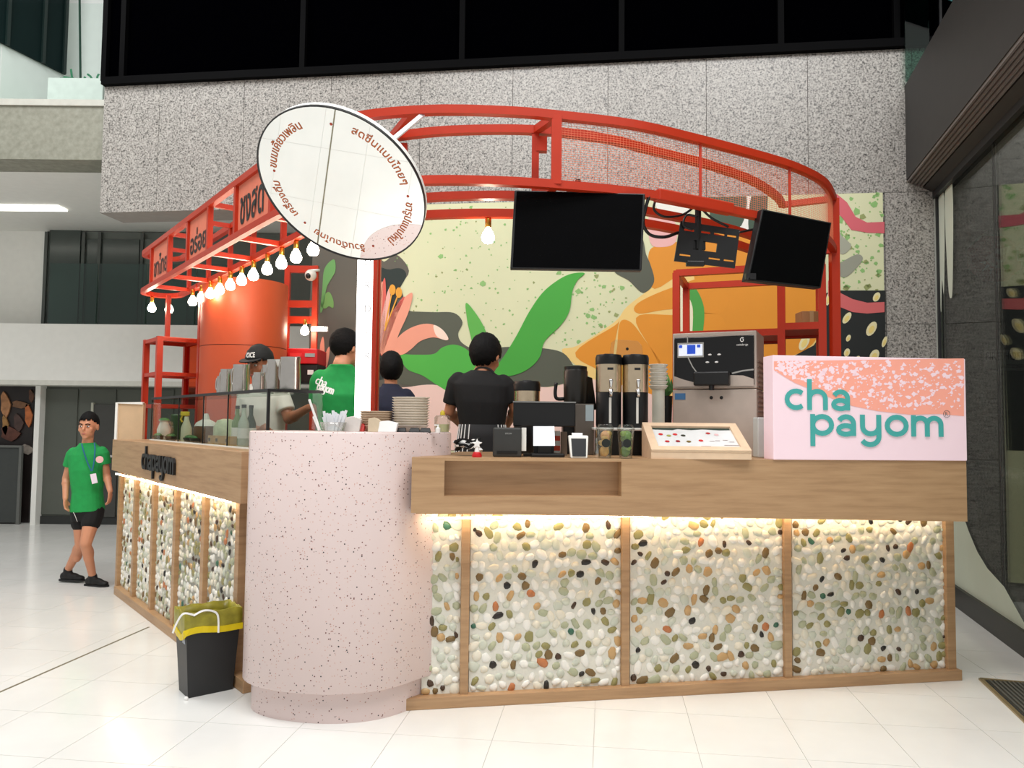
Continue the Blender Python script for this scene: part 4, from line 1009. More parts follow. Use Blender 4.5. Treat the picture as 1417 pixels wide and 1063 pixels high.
MB().b2(c + V((-.012, -.0615, .0)), c + V((.012, .0615, .1012))).build('tape', mat('tape_tan', (206, 176, 130), .3), pk)

# small orange frame shelf on the far end of the side counter
fs = thing('counter_shelf', 'narrow orange frame shelf standing at the far end of the side counter', 'shelf', sa(2.95, 0, -.5))
g0, g1 = left_pt(217, SA - NS * .08, 600), left_pt(271, SA - NS * .08, 600)
def gs(s, d, z): p = SA + ES * s - NS * d; return V((p.x, p.y, z))
def s_of(u, d):
    r = ray(u, 600); k_ = r.x / r.y; b = SA - NS * d; t = (k_ * b.y - b.x) / (ES.x - k_ * ES.y); return t
sA, sB = s_of(217.5, .12), s_of(217.5, .12) - .0
# front-left corner at px 217 ; the shelf reaches back into the kiosk and along the counter
sF = s_of(217.5, .12); sN = sF - .05
corner = {}
for nme, s_, d_ in (('fl', 2.73, .325), ('bl', 3.12, .325), ('fr', 2.73, .65), ('br', 3.12, .65)):
    q = gs(s_, d_, 0); corner[nme] = q
    MB().beam(q, q + Z * 2.02, .045, .045, up=NS).build('post', ORANGE, fs)
for z in (2.0, 1.72, 1.46, .3):
    for a, b in (('fl', 'bl'), ('fr', 'br'), ('fl', 'fr'), ('bl', 'br')):
        MB().beam(corner[a] + Z * z, corner[b] + Z * z, .035, .03).build('rail', ORANGE, fs)
MB().prism([corner[k_] + Z * 2.016 for k_ in ('fl', 'fr', 'br', 'bl')], Z * .006).build('mesh_top', PNL, fs)
MB().beam(corner['bl'].lerp(corner['br'], .5) + Z * 2.02, corner['bl'].lerp(corner['br'], .5) + Z * 2.42, .035, .035, up=NS).build('upright', ORANGE, fs)
MB().prism([corner['fr'] + Z * 1.48, corner['br'] + Z * 1.48, corner['br'] + Z * 1.99, corner['fr'] + Z * 1.99], NS * .004).build('mesh_side', PERF, fs)
# pale box on the far end of the counter
bx = thing('white_notice_box', 'tan panel box with white edge at the far end of the side counter', 'box', gs(2.56, .3, ZS1))
q = at(175, 605, 6.05)
MB().b2((q.x - .06, 6.02, ZS1 - .2), (q.x + .14, 6.06, at(175, 558, 6.05).z)).build('panel', mat('tan_panel', (206, 176, 140), .6), bx)
MB().bar([V((q.x - .065, 6.02, ZS1 - .2)), V((q.x - .065, 6.02, at(175, 558, 6.05).z)), V((q.x + .14, 6.02, at(175, 558, 6.05).z))], .02, .03, up=V((0, 1, 0))).build('edging', WHITE, bx)
MB().b2((q.x - .04, 6.03, 0), (q.x + .12, 6.055, ZS1 - .2)).build('stand', mat('tan_panel', (206, 176, 140), .6), bx)

# orange column
oc = thing('orange_column', 'round orange clad column standing inside the kiosk behind the glass case', 'column', V((-2.15, 6.12, .0)))
cc = at(337, 500, 6.1); rad = (at(394, 500, 6.1).x - at(280, 500, 6.1).x) / 2
ORC = mat('burnt_orange_clad', (196, 82, 44), .45, var=.05, scale=2)
MB().lathe([(rad, .2), (rad, at(337, 478, 5.8).z)], V((cc.x, cc.y, 0)), 48).build('lower_cladding', ORC, oc, angle=40)
MB().lathe([(rad - .004, at(337, 478, 5.8).z), (rad - .004, at(337, 478, 5.8).z + .006)], V((cc.x, cc.y, 0)), 48).build('seam', mat('seam_dark', (110, 46, 26), .6), oc, angle=40)
MB().lathe([(rad, at(337, 478, 5.8).z + .006), (rad, 2.45)], V((cc.x, cc.y, 0)), 48).build('upper_cladding', ORC, oc, angle=40)

# rear rack between column and mural
ry = 6.55; ra, rb = at(397, 430, ry).x, at(436, 430, ry).x
rr2 = thing('rear_rack', 'red orange frame rack between the column and the mural', 'rack', V(((ra + rb) / 2, ry, .2)))
DRED = ORANGE
for x in (ra, rb): MB().beam(V((x, ry, .2)), V((x, ry, at(420, 368, ry).z)), .045, .045, up=V((0, 1, 0))).build('post', DRED, rr2)
for v in (373, 421, 443, 500): MB().beam(V((ra, ry, at(420, v, ry).z)), V((rb, ry, at(420, v, ry).z)), .04, .06).build('rail', DRED, rr2)
MB().b2((ra, ry, at(420, 505, ry).z - .01), (rb, ry + .3, at(420, 505, ry).z)).build('shelf_board', DRED, rr2)
rm = thing('red_machine', 'red box machine over a black base on the rear rack', 'machine', V(((ra + rb) / 2, ry, at(420, 505, ry).z)))
a, b = at(396, 503, ry - .15), at(438, 482, ry - .15)
MB().b2((a.x, ry - .12, a.z), (b.x, ry + .2, b.z)).build('housing', mat('signal_red', (204, 26, 34), .4), rm, bevel=.008)
MB().b2((a.x + .02, ry - .126, a.z + .06), (a.x + .12, ry - .12, a.z + .09)).build('red_panel', mat('bright_red', (228, 60, 60), .4), rm)
MB().b2((a.x + .15, ry - .126, a.z + .06), (b.x - .02, ry - .12, a.z + .09)).build('display', mat('grey_display', (150, 160, 160), .3), rm)
MB().b2((a.x + .02, ry - .10, a.z - .16), (b.x, ry + .2, a.z)).build('black_base', BLACK, rm, bevel=.006)
MB().b2((a.x + .17, ry - .106, a.z - .09), (a.x + .22, ry - .10, a.z - .05)).build('label_plate', WHITE, rm)
cv = thing('dome_camera', 'small white dome security camera beside the rear rack', 'camera', at(430, 382, 6.45))
q = at(430, 381, 6.45)
MB().ell(q, .05, None, 16, 10).build('dome', mat('camera_white', (214, 210, 200), .3), cv, smooth=True)
MB().ell(q + V((-.01, -.035, -.012)), .025, None, 12, 8).build('lens', BLACK, cv, smooth=True)
MB().tube([q + Z * .04, V((q.x + .05, ry - .02, q.z + .06))], .012).build('arm', WHITE, cv, smooth=True)
q = at(422, 447, 6.4); bulb(q + Z * .03, 'glowing bulb hanging in front of the rear rack', None, .036)
MB().beam(q + Z * .03, V((q.x, ry, at(420, 443, ry).z)), .012, .012).build('hanger', DRED, rr2)
q = at(441, 455, 6.5)
tl = thing('tube_light', 'short glowing tube light fixed next to the mural edge', 'lamp', q)
MB().tube([q + V((-.06, 0, 0)), q + V((.06, 0, 0))], .016, 10).build('tube', BULB, tl)
MB().b2(q + V((-.07, .016, -.02)), q + V((.07, .05, .02))).build('fitting', WHITE, tl)
MB().beam(q + V((-.02, .03, 0)), V((q.x - .04, ry, q.z + .0)), .02, .02).build('bracket', DRED, tl)

# ------------------------------------------------------------------ glass display case on the side counter
G0 = V((-1.262, 3.935, 0)); G1 = V((-2.73, 5.76, 0)); EG = (G1 - G0).normalized(); NG = V((EG.y, -EG.x, 0)); NG = NG if NG.x > 0 else -NG
CZ0, CZ1, CD = ZS1, 1.503, .30
gc = thing('display_case', 'long glass display case with black edges standing on the side counter', 'display case', (G0 + G1) / 2 + Z * CZ0)
def gq(s, d, z): p = G0 + EG * s + NG * d; return V((p.x, p.y, z))
LG = (G1 - G0).length
divs = [0, .62, 1.08, 1.62, LG]
for a, b in zip(divs[:-1], divs[1:]):
    MB().prism([gq(a + .003, 0, CZ0), gq(b - .003, 0, CZ0), gq(b - .003, 0, CZ1), gq(a + .003, 0, CZ1)], NG * .006).build('front_pane', CLEAR, gc)
MB().prism([gq(0, .008, CZ0), gq(0, CD, CZ0), gq(0, CD, CZ1), gq(0, .008, CZ1)], EG * .006).build('end_pane', CLEAR, gc)
MB().prism([gq(0, 0, CZ1), gq(LG, 0, CZ1), gq(LG, CD, CZ1), gq(0, CD, CZ1)], Z * .006).build('top_pane', CLEAR, gc)
MB().bar([gq(LG, 0, CZ1 + .006), gq(0, 0, CZ1 + .006), gq(0, CD, CZ1 + .006)], .012, .016).build('edge_trim', BLACK, gc)
for s in divs: MB().beam(gq(s, 0, CZ0), gq(s, 0, CZ1), .014 if s == 0 else .005, .014 if s == 0 else .007, up=NG).build('corner_trim', BLACK, gc)
MB().beam(gq(0, 0, CZ0 + .004), gq(LG, 0, CZ0 + .004), .02, .008).build('sill', WHITE, gc)
# things inside the case
def cyl(name, label, cat, p, prof, m_, group=None, seg=16, extra=None):
    t = thing(name, label, cat, p, group)
    MB().lathe(prof, p, seg).build('body', m_, t, angle=40)
    if extra:
        for nm_, pr, mm in extra: MB().lathe(pr, p, seg).build(nm_, mm, t, angle=40)
    return t
def casep(u, d):
    r = ray(u, 590); k_ = r.x / r.y; b = G0 + NG * d; t = (k_ * b.y - b.x) / (EG.x - k_ * EG.y); q = b + EG * t; return V((q.x, q.y, CZ0))
GRNB = mat('leafy_green', (80, 130, 70), .5, var=.3, scale=40)
BROWNG = mat('amber_jar', (120, 84, 50), .3, var=.2)
YEL = mat('yellow_plastic', (232, 206, 60), .4)
WP = mat('white_plastic', (238, 236, 228), .4)
cyl('white_jug', 'white rounded jug at the far end inside the glass case', 'jug', casep(227, .10), [(.03, 0), (.046, .03), (.05, .08), (.035, .12), (.03, .14), (.04, .15)], WP, extra=[('lid', [(.042, .15), (.03, .165), (.01, .17)], GRNB)])
cyl('green_tub', 'dark green tub inside the glass case beside the spray bottle', 'tub', casep(246, .22), [(.036, 0), (.05, .12), (.054, .19), (.046, .2)], mat('dark_green_tub', (52, 84, 48), .5))
sp = thing('spray_bottle', 'white spray bottle with yellow trigger head in the glass case', 'bottle', casep(258, .12))
q = casep(258, .12)
MB().lathe([(.035, 0), (.038, .02), (.036, .10), (.018, .15), (.014, .18)], q, 14).build('body', mat('bottle_pale', (222, 224, 196), .3), sp, angle=40)
MB().box(q + V((-.012, 0, .20)), (.06, .022, .03)).build('spray_head', YEL, sp, bevel=.004)
MB().bar([q + V((-.03, 0, .19)), q + V((-.042, 0, .16)), q + V((-.03, 0, .14))], .008, .012, up=V((0, 1, 0))).build('trigger', YEL, sp)
cyl('amber_bowl', 'round amber bowl with white domed lid in the glass case', 'bowl', casep(285, .12), [(.04, 0), (.075, .05), (.08, .10), (.07, .115)], BROWNG, extra=[('lid', [(.075, .115), (.06, .14), (.025, .16), (.012, .2)], WP)])
cyl('cream_jar', 'cream domed jar with green mould behind the glass case front', 'jar', casep(313, .16), [(.07, 0), (.078, .04), (.078, .11), (.055, .155), (.02, .165)], mat('pale_green_jelly', (206, 214, 178), .4, var=.15, scale=30))
for i, u in enumerate((296, 306, 320)):
    t = thing('tan_box', 'small tan snack box with dark window in the glass case', 'box', casep(u, .05), 'tan boxes inside the glass case'); q = casep(u, .05)
    Rb = Matrix((EG, NG, Z)).transposed()
    MB().box(q + Z * .03, (.06, .05, .06), Rb).build('carton', mat('tan_box', (206, 166, 110), .6), t)
    MB().box(q + Z * .035 - NG * .026, (.03, .003, .02), Rb).build('window', mat('dark_window', (70, 44, 28), .4), t)
for i, (u, d, m_, lab) in enumerate(((328, .2, 'a', 'tall green bottle with dark cap standing in the glass case'), (337, .1, 'b', 'clear bottle with pale label at the near end of the glass case'), (347, .2, 'c', 'dark bottle with black neck at the near end of the glass case'))):
    mm = {'a': mat('bottle_green', (122, 146, 96), .25), 'b': mat('bottle_clearish', (196, 204, 190), .2), 'c': mat('bottle_dark', (48, 66, 44), .25)}[m_]
    cyl('glass_bottle', lab, 'bottle', casep(u, d), [(.03, 0), (.032, .02), (.031, .14), (.013, .19), (.012, .23)], mm, extra=[('cap', [(.014, .23), (.014, .25)], BLACK), ('paper_label', [(.0335, .05), (.0335, .11)], PAPER)])
cyl('white_bowl', 'white china bowl lying at the near end of the side counter case', 'bowl', casep(362, .12), [(.03, 0), (.06, .03), (.075, .07), (.072, .07), (.055, .03), (.03, .008)], WP)
# scoop of leaves
for i, u in enumerate((220, 237, 263, 272)):
    q = casep(u, .06); t = thing('herb_tub', 'low tub of green herbs along the glass of the case', 'tub', q, 'herb tubs in the glass case')
    MB().lathe([(.03, 0), (.045, .035), (.04, .035), (.03, .01)], q, 12).build('tub', mat('dark_tub', (46, 44, 38), .4), t, angle=40)
    MB().ell(q + Z * .035, (.035, .035, .02), None, 10, 6).build('herbs', GRNB, t, smooth=True)
# steel pitchers on the case
def pitcher(p, h, r, rz_, label, group):
    t = thing('steel_pitcher', label, 'pitcher', p, group)
    Rz = Matrix.Rotation(rz_, 3, 'Z'); pr = [(r * .96, 0), (r, .01), (r * .98, h * .5), (r * .92, h * .85), (r * .98, h), (r * .92, h), (r * .88, h * .85), (r * .9, .02)]
    MB().lathe(pr, p, 20).build('body', STEEL, t, angle=40)
    MB().prism([p + Rz @ V((r * .85, .02, h * .99)), p + Rz @ V((r * 1.35, 0, h * 1.0)), p + Rz @ V((r * .85, -.02, h * .99)), p + Rz @ V((r * .9, 0, h * .72))], Z * .002).build('spout', STEEL, t)
    MB().tube(cr([p + Rz @ V((-r * .95, 0, h * .9)), p + Rz @ V((-r * 1.55, 0, h * .85)), p + Rz @ V((-r * 1.6, 0, h * .4)), p + Rz @ V((-r * .97, 0, h * .25))], 4), .006, 6).build('handle', STEEL, t, smooth=True)
def top_case(u, d, z=CZ1 + .006): q = casep(u, d); return V((q.x, q.y, z))
for u, d, h, r in ((306, .16, .13, .036), (311, .12, .165, .036), (320, .19, .17, .038), (332, .1, .175, .050)):
    pitcher(top_case(u, d), h, r, -.5, ('shortest' if h < .14 else 'widest' if r > .045 else 'narrow') + ' steel pitcher of the smaller cluster on the glass case by the orange column', 'pitchers by the orange column')
for u, d, h, r in ((357, .10, .115, .034), (369, .2, .17, .036), (377, .12, .18, .038), (388, .22, .185, .038), (400, .15, .185, .055)):
    pitcher(top_case(u, d), h, r, -.6, ('shortest' if h < .14 else 'widest' if r > .045 else 'narrow') + ' steel pitcher of the larger cluster on the glass case near the drum', 'pitchers near the drum')
# ------------------------------------------------------------------ lightbox sign on the counter
sg_s0 = (onpl(1069, 560, FA, NF) - FA).dot(EF); sg_s1 = LF
zb0, zt0 = CT, onpl(1200, 494, FA + NF * .012, NF).z
ls = thing('lightbox_sign', 'pink illuminated lightbox sign reading cha payom on the front counter', 'sign', fa((sg_s0 + sg_s1) / 2, CT))
GLOW = mat('sign_pink_glow', (238, 212, 220), .4, emis=(255, 222, 230), es=.16, var=.01)
SALG = mat('sign_salmon_glow', (244, 166, 146), .4, emis=(250, 158, 138), es=.14, var=.01)
TEAL = mat('sign_teal', (70, 166, 160), .4, emis=(64, 160, 156), es=.1, var=.02)
MB().prism([fa(sg_s0, zb0, .008), fa(sg_s1, zb0, .008), fa(sg_s1, zt0, .008), fa(sg_s0, zt0, .008)], -NF * .11).build('light_box', GLOW, ls, bevel=.003)
def sp_(u, v, d=.0095): return onpl(u, v, FA + NF * d, NF)
wave = [(1071, 500), (1071, 512), (1085, 521), (1100, 530), (1125, 540), (1150, 551), (1180, 562), (1215, 569), (1260, 574), (1300, 573), (1334, 576), (1334, 496)]
MB().poly([sp_(u, v) for u, v in wave]).build('salmon_field', SALG, ls)
rnd = random.Random(5); mb = MB()
for i in range(620):
    u = rnd.uniform(1074, 1332); lim = 514 + (u - 1074) * .35 if u < 1200 else 566
    v = rnd.uniform(500, min(lim, 570)); r = rnd.choice((1, 1.4, 2, 3, 4.2)); n_ = rnd.choice((3, 4, 5)); a0 = rnd.random() * 6
    mb.poly([sp_(u + r * rnd.uniform(.4, 1.3) * math.cos(a0 + 6.283 * j / n_), v + r * rnd.uniform(.4, 1.1) * math.sin(a0 + 6.283 * j / n_), .0101 + .00001 * (i % 9)) for j in range(n_)])
mb.build('terrazzo_chips', GLOW, ls, kind='stuff')
def sign_text(word, ul, ur, vbase, xh_px):
    o = sp_(ul, vbase, .0108); e = sp_(ur, vbase, .0108); xh = (sp_(ul, vbase - xh_px, .0108) - o).length
    mb = MB(); logo(mb, word, frame(o, EF, Z, NF), xh, (e - o).dot(EF), .0012); mb.build('lettering', TEAL, ls)
sign_text('cha', 1086, 1178, 567, 29); sign_text('payom', 1121, 1303, 603, 30)
o = sp_(1310, 573, .0108)
mb = MB(); mb.ribbon(arc(0, 0, .017, 0, 360, 20)[:-1], .002, frame(o, EF, Z, NF), .001, True); text_on(mb, 'R', frame(o, EF, Z, NF), height=.018)
mb.build('registered_mark', mat('mark_grey', (110, 110, 108), .5), ls)
# small white box standing behind the sign's left end
c = at(1056, 610, 3.95)
MB().b2((c.x - .06, 3.85, CT), (c.x + .05, 3.93, at(1056, 578, 3.95).z)).build('napkin_box', mat('pale_grey_box', (206, 210, 206), .6), label='pale grey box on the counter behind the lightbox sign', cat='box', bevel=.006)

# ------------------------------------------------------------------ slanted menu frame
mf = thing('menu_stand', 'pale wooden slanted menu stand with printed white menu on the front counter', 'menu', V((.88, 3.66, CT)))
mz = CT
PALEW = mat('pale_wood', (226, 196, 164), .5, var=.06, scale=18)
x0, x1 = at(901, 630, 3.60).x, at(1040, 630, 3.60).x; yf, yb = 3.60, 3.86; zf, zk = CT + .03, at(960, 589, 3.86).z
MB().prism([V((x0, yf, CT)), V((x0, yf, zf)), V((x0, yb, zk)), V((x0, yb, CT))], (x1 - x0, 0, 0)).build('stand_body', PALEW, mf)
sl = V((0, yb - yf, zk - zf)); sn = V((0, -(zk - zf), yb - yf)).normalized(); sl_n = sl.normalized()
def ms(s, t, d=0): return V((x0, yf, zf)) + V((s * (x1 - x0), 0, 0)) + sl * t + sn * d
for a, b, c_, d_ in ((0, 1, 0, .13), (0, 1, .87, 1), (0, .085, .13, .87), (.915, 1, .13, .87)):
    MB().prism([ms(a, c_), ms(b, c_), ms(b, d_), ms(a, d_)], sn * .016).build('frame_board', PALEW, mf, bevel=.002)
MB().prism([ms(.085, .13), ms(.915, .13), ms(.915, .87), ms(.085, .87)], sn * .004).build('menu_sheet', mat('menu_paper', (216, 216, 214), .7), mf)
mfr = frame(ms(0, 0, .0055), V((1, 0, 0)), sl_n, sn)
W_m, H_m = x1 - x0, sl.length
MB().poly([mfr(W_m * a, H_m * b) for a, b in ((.09, .84), (.09, .80), (.3, .78), (.36, .82), (.5, .79), (.62, .82), (.8, .79), (.91, .80), (.91, .86), (.09, .86))]).build('menu_print', mat('print_dark_green', (28, 52, 42), .6), mf)
for a, b, c_ in ((.16, .62, (206, 40, 40)), (.24, .57, (160, 160, 80)), (.31, .62, (206, 40, 40)), (.39, .58, (50, 50, 36)), (.2, .36, (190, 40, 44)), (.31, .37, (150, 20, 30)), (.42, .36, (120, 96, 40)), (.55, .4, (206, 44, 44)), (.66, .67, (180, 50, 50)), (.74, .62, (220, 180, 180))):
    MB().poly([mfr(W_m * a + .012 * math.cos(k_ * .785 + a), H_m * b + .011 * math.sin(k_ * .785 + a)) for k_ in range(8)]).build('menu_print', mat('print_%d_%d_%d' % c_, c_, .6), mf)
for a, b in ((.6, .2), (.55, .2), (.8, .42), (.86, .36), (.79, .24), (.84, .24), (.89, .24), (.66, .38), (.72, .4)):
    MB().poly([mfr(W_m * a + dx, H_m * b + dy) for dx, dy in ((-.012, -.002), (.012, -.002), (.012, .002), (-.012, .002))]).build('menu_print', mat('print_grey', (170, 150, 146), .6), mf)

# ------------------------------------------------------------------ till equipment
pr = thing('receipt_printer', 'black boxy receipt printer on the counter beside the striped cloth', 'printer', at(701, 628, 3.62))
a = at(682, 628, 3.62); b = at(722, 592, 3.62)
MB().b2((a.x, 3.60, CT), (b.x, 3.74, b.z)).build('housing', mat('printer_grey', (52, 52, 50), .5), pr, bevel=.008)
MB().b2((a.x + .02, 3.5965, CT + .018), (b.x - .02, 3.60, CT + .03)).build('paper_slot', BLACK, pr)
mb = MB(); text_on(mb, 'EPSON', frame(V(((a.x + b.x) / 2 + .005, 3.5985, b.z - .028)), V((1, 0, 0)), Z, V((0, -1, 0))), width=.03); mb.build('lettering', mat('print_silver', (170, 170, 166), .5), pr)
MB().b2((b.x, 3.62, CT + .03), (b.x + .022, 3.72, b.z)).build('side_panel', WP, pr)
pm = thing('till_monitor', 'wide black till monitor turned away on the counter', 'monitor', at(755, 600, 3.72))
a = at(710, 590, 3.74); b = at(796, 557, 3.74)
MB().b2((a.x, 3.72, a.z), (b.x, 3.76, b.z)).build('screen_back', BLACK, pm, bevel=.006)
MB().b2((a.x - .002, 3.715, b.z - .004), (b.x + .002, 3.765, b.z + .003)).build('top_edge', mat('edge_grey', (130, 130, 128), .4), pm)
MB().b2(((a.x + b.x) / 2 - .05, 3.74, CT), ((a.x + b.x) / 2 + .05, 3.80, a.z + .03)).build('stand', BLACK, pm)
MB().b2(((a.x + b.x) / 2 - .10, 3.70, CT), ((a.x + b.x) / 2 + .10, 3.88, CT + .012)).build('foot', BLACK, pm)
cd = thing('customer_display', 'small white lit customer display before the till monitor', 'display', at(753, 605, 3.64))
P = [at(738, 590, 3.66), at(767, 590, 3.66), at(768, 617, 3.62), at(738, 617, 3.62)]
quad_box('display_glass', P, V((0, .012, 0)), mat('display_white', (240, 246, 250), .3, emis=(226, 238, 250), es=.35, var=.01), cd)
MB().b2((at(745, 625, 3.66).x, 3.65, CT), (at(762, 625, 3.66).x, 3.69, at(750, 600, 3.66).z)).build('stand', BLACK, cd)
MB().b2((at(735, 625, 3.66).x, 3.62, CT), (at(780, 625, 3.66).x, 3.72, CT + .018)).build('foot', BLACK, cd, bevel=.004)
rdc = thing('striped_carton', 'orange and white striped carton beside the customer display', 'carton', at(773, 612, 3.74))
q = at(772, 612, 3.76)
for i in range(5):
    MB().b2((q.x - .016, 3.83, CT + i * .025), (q.x + .016, 3.86, CT + i * .025 + .025)).build('stripe_band', mat('carton_orange', (226, 72, 34), .5) if i % 2 else WP, rdc)
MB().b2((q.x + .02, 3.82, CT), (q.x + .05, 3.88, CT + .12)).build('side_carton', mat('taupe_card', (130, 112, 96), .6), rdc)
ct = thing('card_terminal', 'white framed card terminal with black face on the counter', 'card terminal', at(801, 628, 3.58))
a = at(787, 629, 3.58); b = at(815, 603, 3.58)
MB().prism([V((a.x + .008, 3.56, CT)), V((b.x - .008, 3.56, CT)), V((b.x, 3.60, b.z)), V((a.x, 3.60, b.z))], V((0, .05, 0))).build('shell', WP, ct, bevel=.006)
MB().prism([V((a.x + .016, 3.5575, CT + .01)), V((b.x - .016, 3.5575, CT + .01)), V((b.x - .012, 3.592, b.z - .014)), V((a.x + .012, 3.592, b.z - .014))], V((0, .004, 0))).build('face', mat('terminal_black', (16, 18, 20), .3), ct)
MB().lathe([(.012, 0), (.012, .05)], V(((a.x + b.x) / 2 - .03, 3.62, b.z)), 12, Matrix.Rotation(math.pi / 2, 3, 'Y')).build('paper_roll', PAPER, ct, angle=40)
# cups of fruit drink
def fruit_cup(u, label, c1, c2, c3):
    q = at(u, 629, 3.60); q.z = CT; t = thing('drink_cup', label, 'cup', q)
    MB().lathe([(.030, 0), (.040, .135), (.041, .138), (.038, .134), (.028, .004)], q, 20, cap=False).build('cup_wall', CLEARCUP, t, smooth=True)
    MB().lathe([(.043, .136), (.043, .142), (.034, .156), (.034, .16)], q, 20).build('lid', CLEARCUP, t, smooth=True)
    MB().ell(q + V((-.004, -.002, .032)), (.024, .024, .026), None, 12, 8).build('fruit', mat('fruit_%d' % u, c1, .4, var=.3, scale=30), t, smooth=True)
    MB().ell(q + V((.004, .002, .105)), (.026, .026, .026), None, 12, 8).build('fruit', mat('fruit2_%d' % u, c2, .4, var=.3, scale=30), t, smooth=True)
    MB().lathe([(.020, 0), (.020, .002)], q + V((0, -.038, .072)), 16, Matrix.Rotation(math.pi / 2, 3, 'X')).build('round_sticker', mat('sticker_black', (20, 24, 20), .5), t)
    for k_ in range(4): MB().ell(q + V((.016 * math.cos(k_ * 1.6 + u), .016 * math.sin(k_ * 1.6 + u), .05 + k_ * .022)), (.017, .017, .014), None, 10, 6).build('fruit_piece', mat('fruit3_%d' % u, c3, .35, var=.25, scale=40), t, smooth=True)
fruit_cup(837, 'clear cup with orange fruit and black sticker on the counter', (236, 170, 70), (240, 170, 110), (238, 186, 100))
fruit_cup(866, 'clear cup with green limes and black sticker on the counter', (110, 140, 40), (120, 160, 60), (150, 176, 70))
# dispenser stand and urns
us = thing('urn_stand', 'low chrome wire stand carrying two drink urns', 'stand', at(862, 600, 3.95))
ux0, ux1 = at(818, 600, 3.98).x, at(906, 600, 3.98).x; uz = at(860, 592, 3.9).z
MB().b2((ux0, 3.86, uz - .012), (ux1, 4.12, uz)).build('shelf', mat('stand_white', (226, 226, 220), .4), us, bevel=.003)
for x in (ux0 + .02, ux1 - .02):
    for y in (3.88, 4.10): MB().beam(V((x, y, CT)), V((x, y, uz - .01)), .016, .016, up=V((0, 1, 0))).build('leg', CHROME, us)
MB().b2((ux0 + .03, 3.98, CT), (ux1 - .03, 4.10, uz - .015)).build('black_tray', BLACK, us)
def urn(p, h, r, label, tap=True, group=None):
    t = thing('drink_urn', label, 'urn', p, group)
    MB().lathe([(r * .92, 0), (r * .98, .012), (r * .98, h * .48), (r * .96, h * .485)], p, 28).build('black_base', BLACK, t, angle=40)
    MB().lathe([(r, h * .485), (r, h * .87)], p, 28).build('steel_shell', WSTEEL, t, angle=40)
    MB().lathe([(r * 1.03, h * .865), (r * 1.04, h * .96), (r * .95, h), (.012, h * 1.0)], p, 28).build('lid', BLACK, t, angle=40)
    MB().box(p + V((0, 0, h * 1.0)), (.05, .02, .014)).build('lid_latch', BLACK, t, bevel=.003)
    if tap:
        q = p + V((0, -r, h * .50))
        MB().tube([q + V((0, .01, 0)), q + V((0, -.035, 0))], .011, 10).build('tap', CHROME, t, smooth=True)
        MB().tube([q + V((0, -.03, .004)), q + V((0, -.03, -.03))], .009, 10).build('spout', CHROME, t, smooth=True)
        MB().cone(q + V((0, -.025, .02)), .006, q + V((0, -.03, .05)), .011).build('tap_lever', CHROME, t, smooth=True)
        MB().b2(q + V((-.006, .0, -h * .44)), q + V((.006, .006, -.035))).build('sight_glass', WP, t)
        MB().box(p + V((0, -r * 1.0, h * .8)), (.03, .004, .012)).build('badge', DARK, t)
uh = at(842, 491, 3.95).z - uz
for i, u in enumerate((842, 879)):
    q = at(u, 590, 3.97); urn(V((q.x, 3.97, uz)), uh, .0675, 'drink urn with tap on the chrome stand on the side of the black blender' if i == 0 else 'drink urn with tap on the chrome stand next to the frosted cup dispenser', True, 'drink urns on the chrome stand')
ac = thing('acrylic_cover', 'clear acrylic cover with small black tag behind the urns', 'cover', at(868, 480, 4.08))
P = [at(843, 492, 4.09), at(846, 474, 4.09), at(852, 470, 4.09), at(882, 472, 4.09), at(888, 478, 4.09), at(890, 492, 4.09)]
MB().prism([V((p.x, p.y, p.z)) for p in P] , V((0, .006, 0))).build('cover_sheet', CLEARCUP, ac)
MB().lathe([(.008, 0), (.008, .003)], at(868, 483, 4.085), 12, Matrix.Rotation(math.pi / 2, 3, 'X')).build('tag', BLACK, ac)
pz_ = at(868, 492, 4.09)
for u in (846, 887): q = at(u, 492, 4.09); MB().beam(V((q.x, q.y, uz)), V((q.x, q.y, q.z + .01)), .006, .006, up=V((0, 1, 0))).build('leg', CLEARCUP, ac)
q = at(729, 560, 4.08)
urn(V((q.x, 4.08, CT)), at(729, 528, 4.08).z - CT, .070, 'single steel drink urn with black lid behind the till monitor', False)
# black blender / coffee grinder
bl = thing('black_blender', 'black blender jug with side handle behind the till monitor', 'blender', at(796, 560, 4.09))
q = at(796, 600, 4.09); q.z = CT; hz = at(796, 505, 4.05).z - CT
MB().box(q + Z * hz * .22, (.14, .14, hz * .44)).build('base', BLACK, bl, bevel=.01)
MB().lathe([(.050, hz * .44), (.062, hz * .5), (.066, hz * .93), (.058, hz * .96)], q, 20).build('jug', mat('smoke_black', (40, 38, 34), .3), bl, angle=40)
MB().lathe([(.062, hz * .95), (.062, hz * .985), (.03, hz)], q, 20).build('lid', BLACK, bl, angle=40)
MB().tube(cr([q + V((-.06, 0, hz * .62)), q + V((-.10, -.01, hz * .62)), q + V((-.11, -.01, hz * .68)), q + V((-.105, -.01, hz * .80))], 4), .010, 8).build('handle', BLACK, bl, smooth=True)
MB().prism([q + V((.05, -.02, hz * .5)), q + V((.115, 0, hz * .5)), q + V((.09, 0, hz * .86)), q + V((.055, -.02, hz * .88))], V((0, .03, 0))).build('spout_guard', BLACK, bl)
sb = thing('steel_box', 'steel box machine with pale sticker between blender and urns', 'machine', at(812, 600, 3.95))
a = at(795, 606, 3.97); b = at(822, 559, 3.97)
MB().b2((a.x, 3.96, CT), (b.x, 4.0, b.z)).build('housing', mat('grey_steel', (120, 112, 104), .35, metal=.7), sb, bevel=.004)
MB().b2((b.x - .045, 3.957, b.z - .09), (b.x - .004, 3.96, b.z - .006)).build('sticker', mat('sticker_pale_blue', (190, 208, 214), .5), sb)
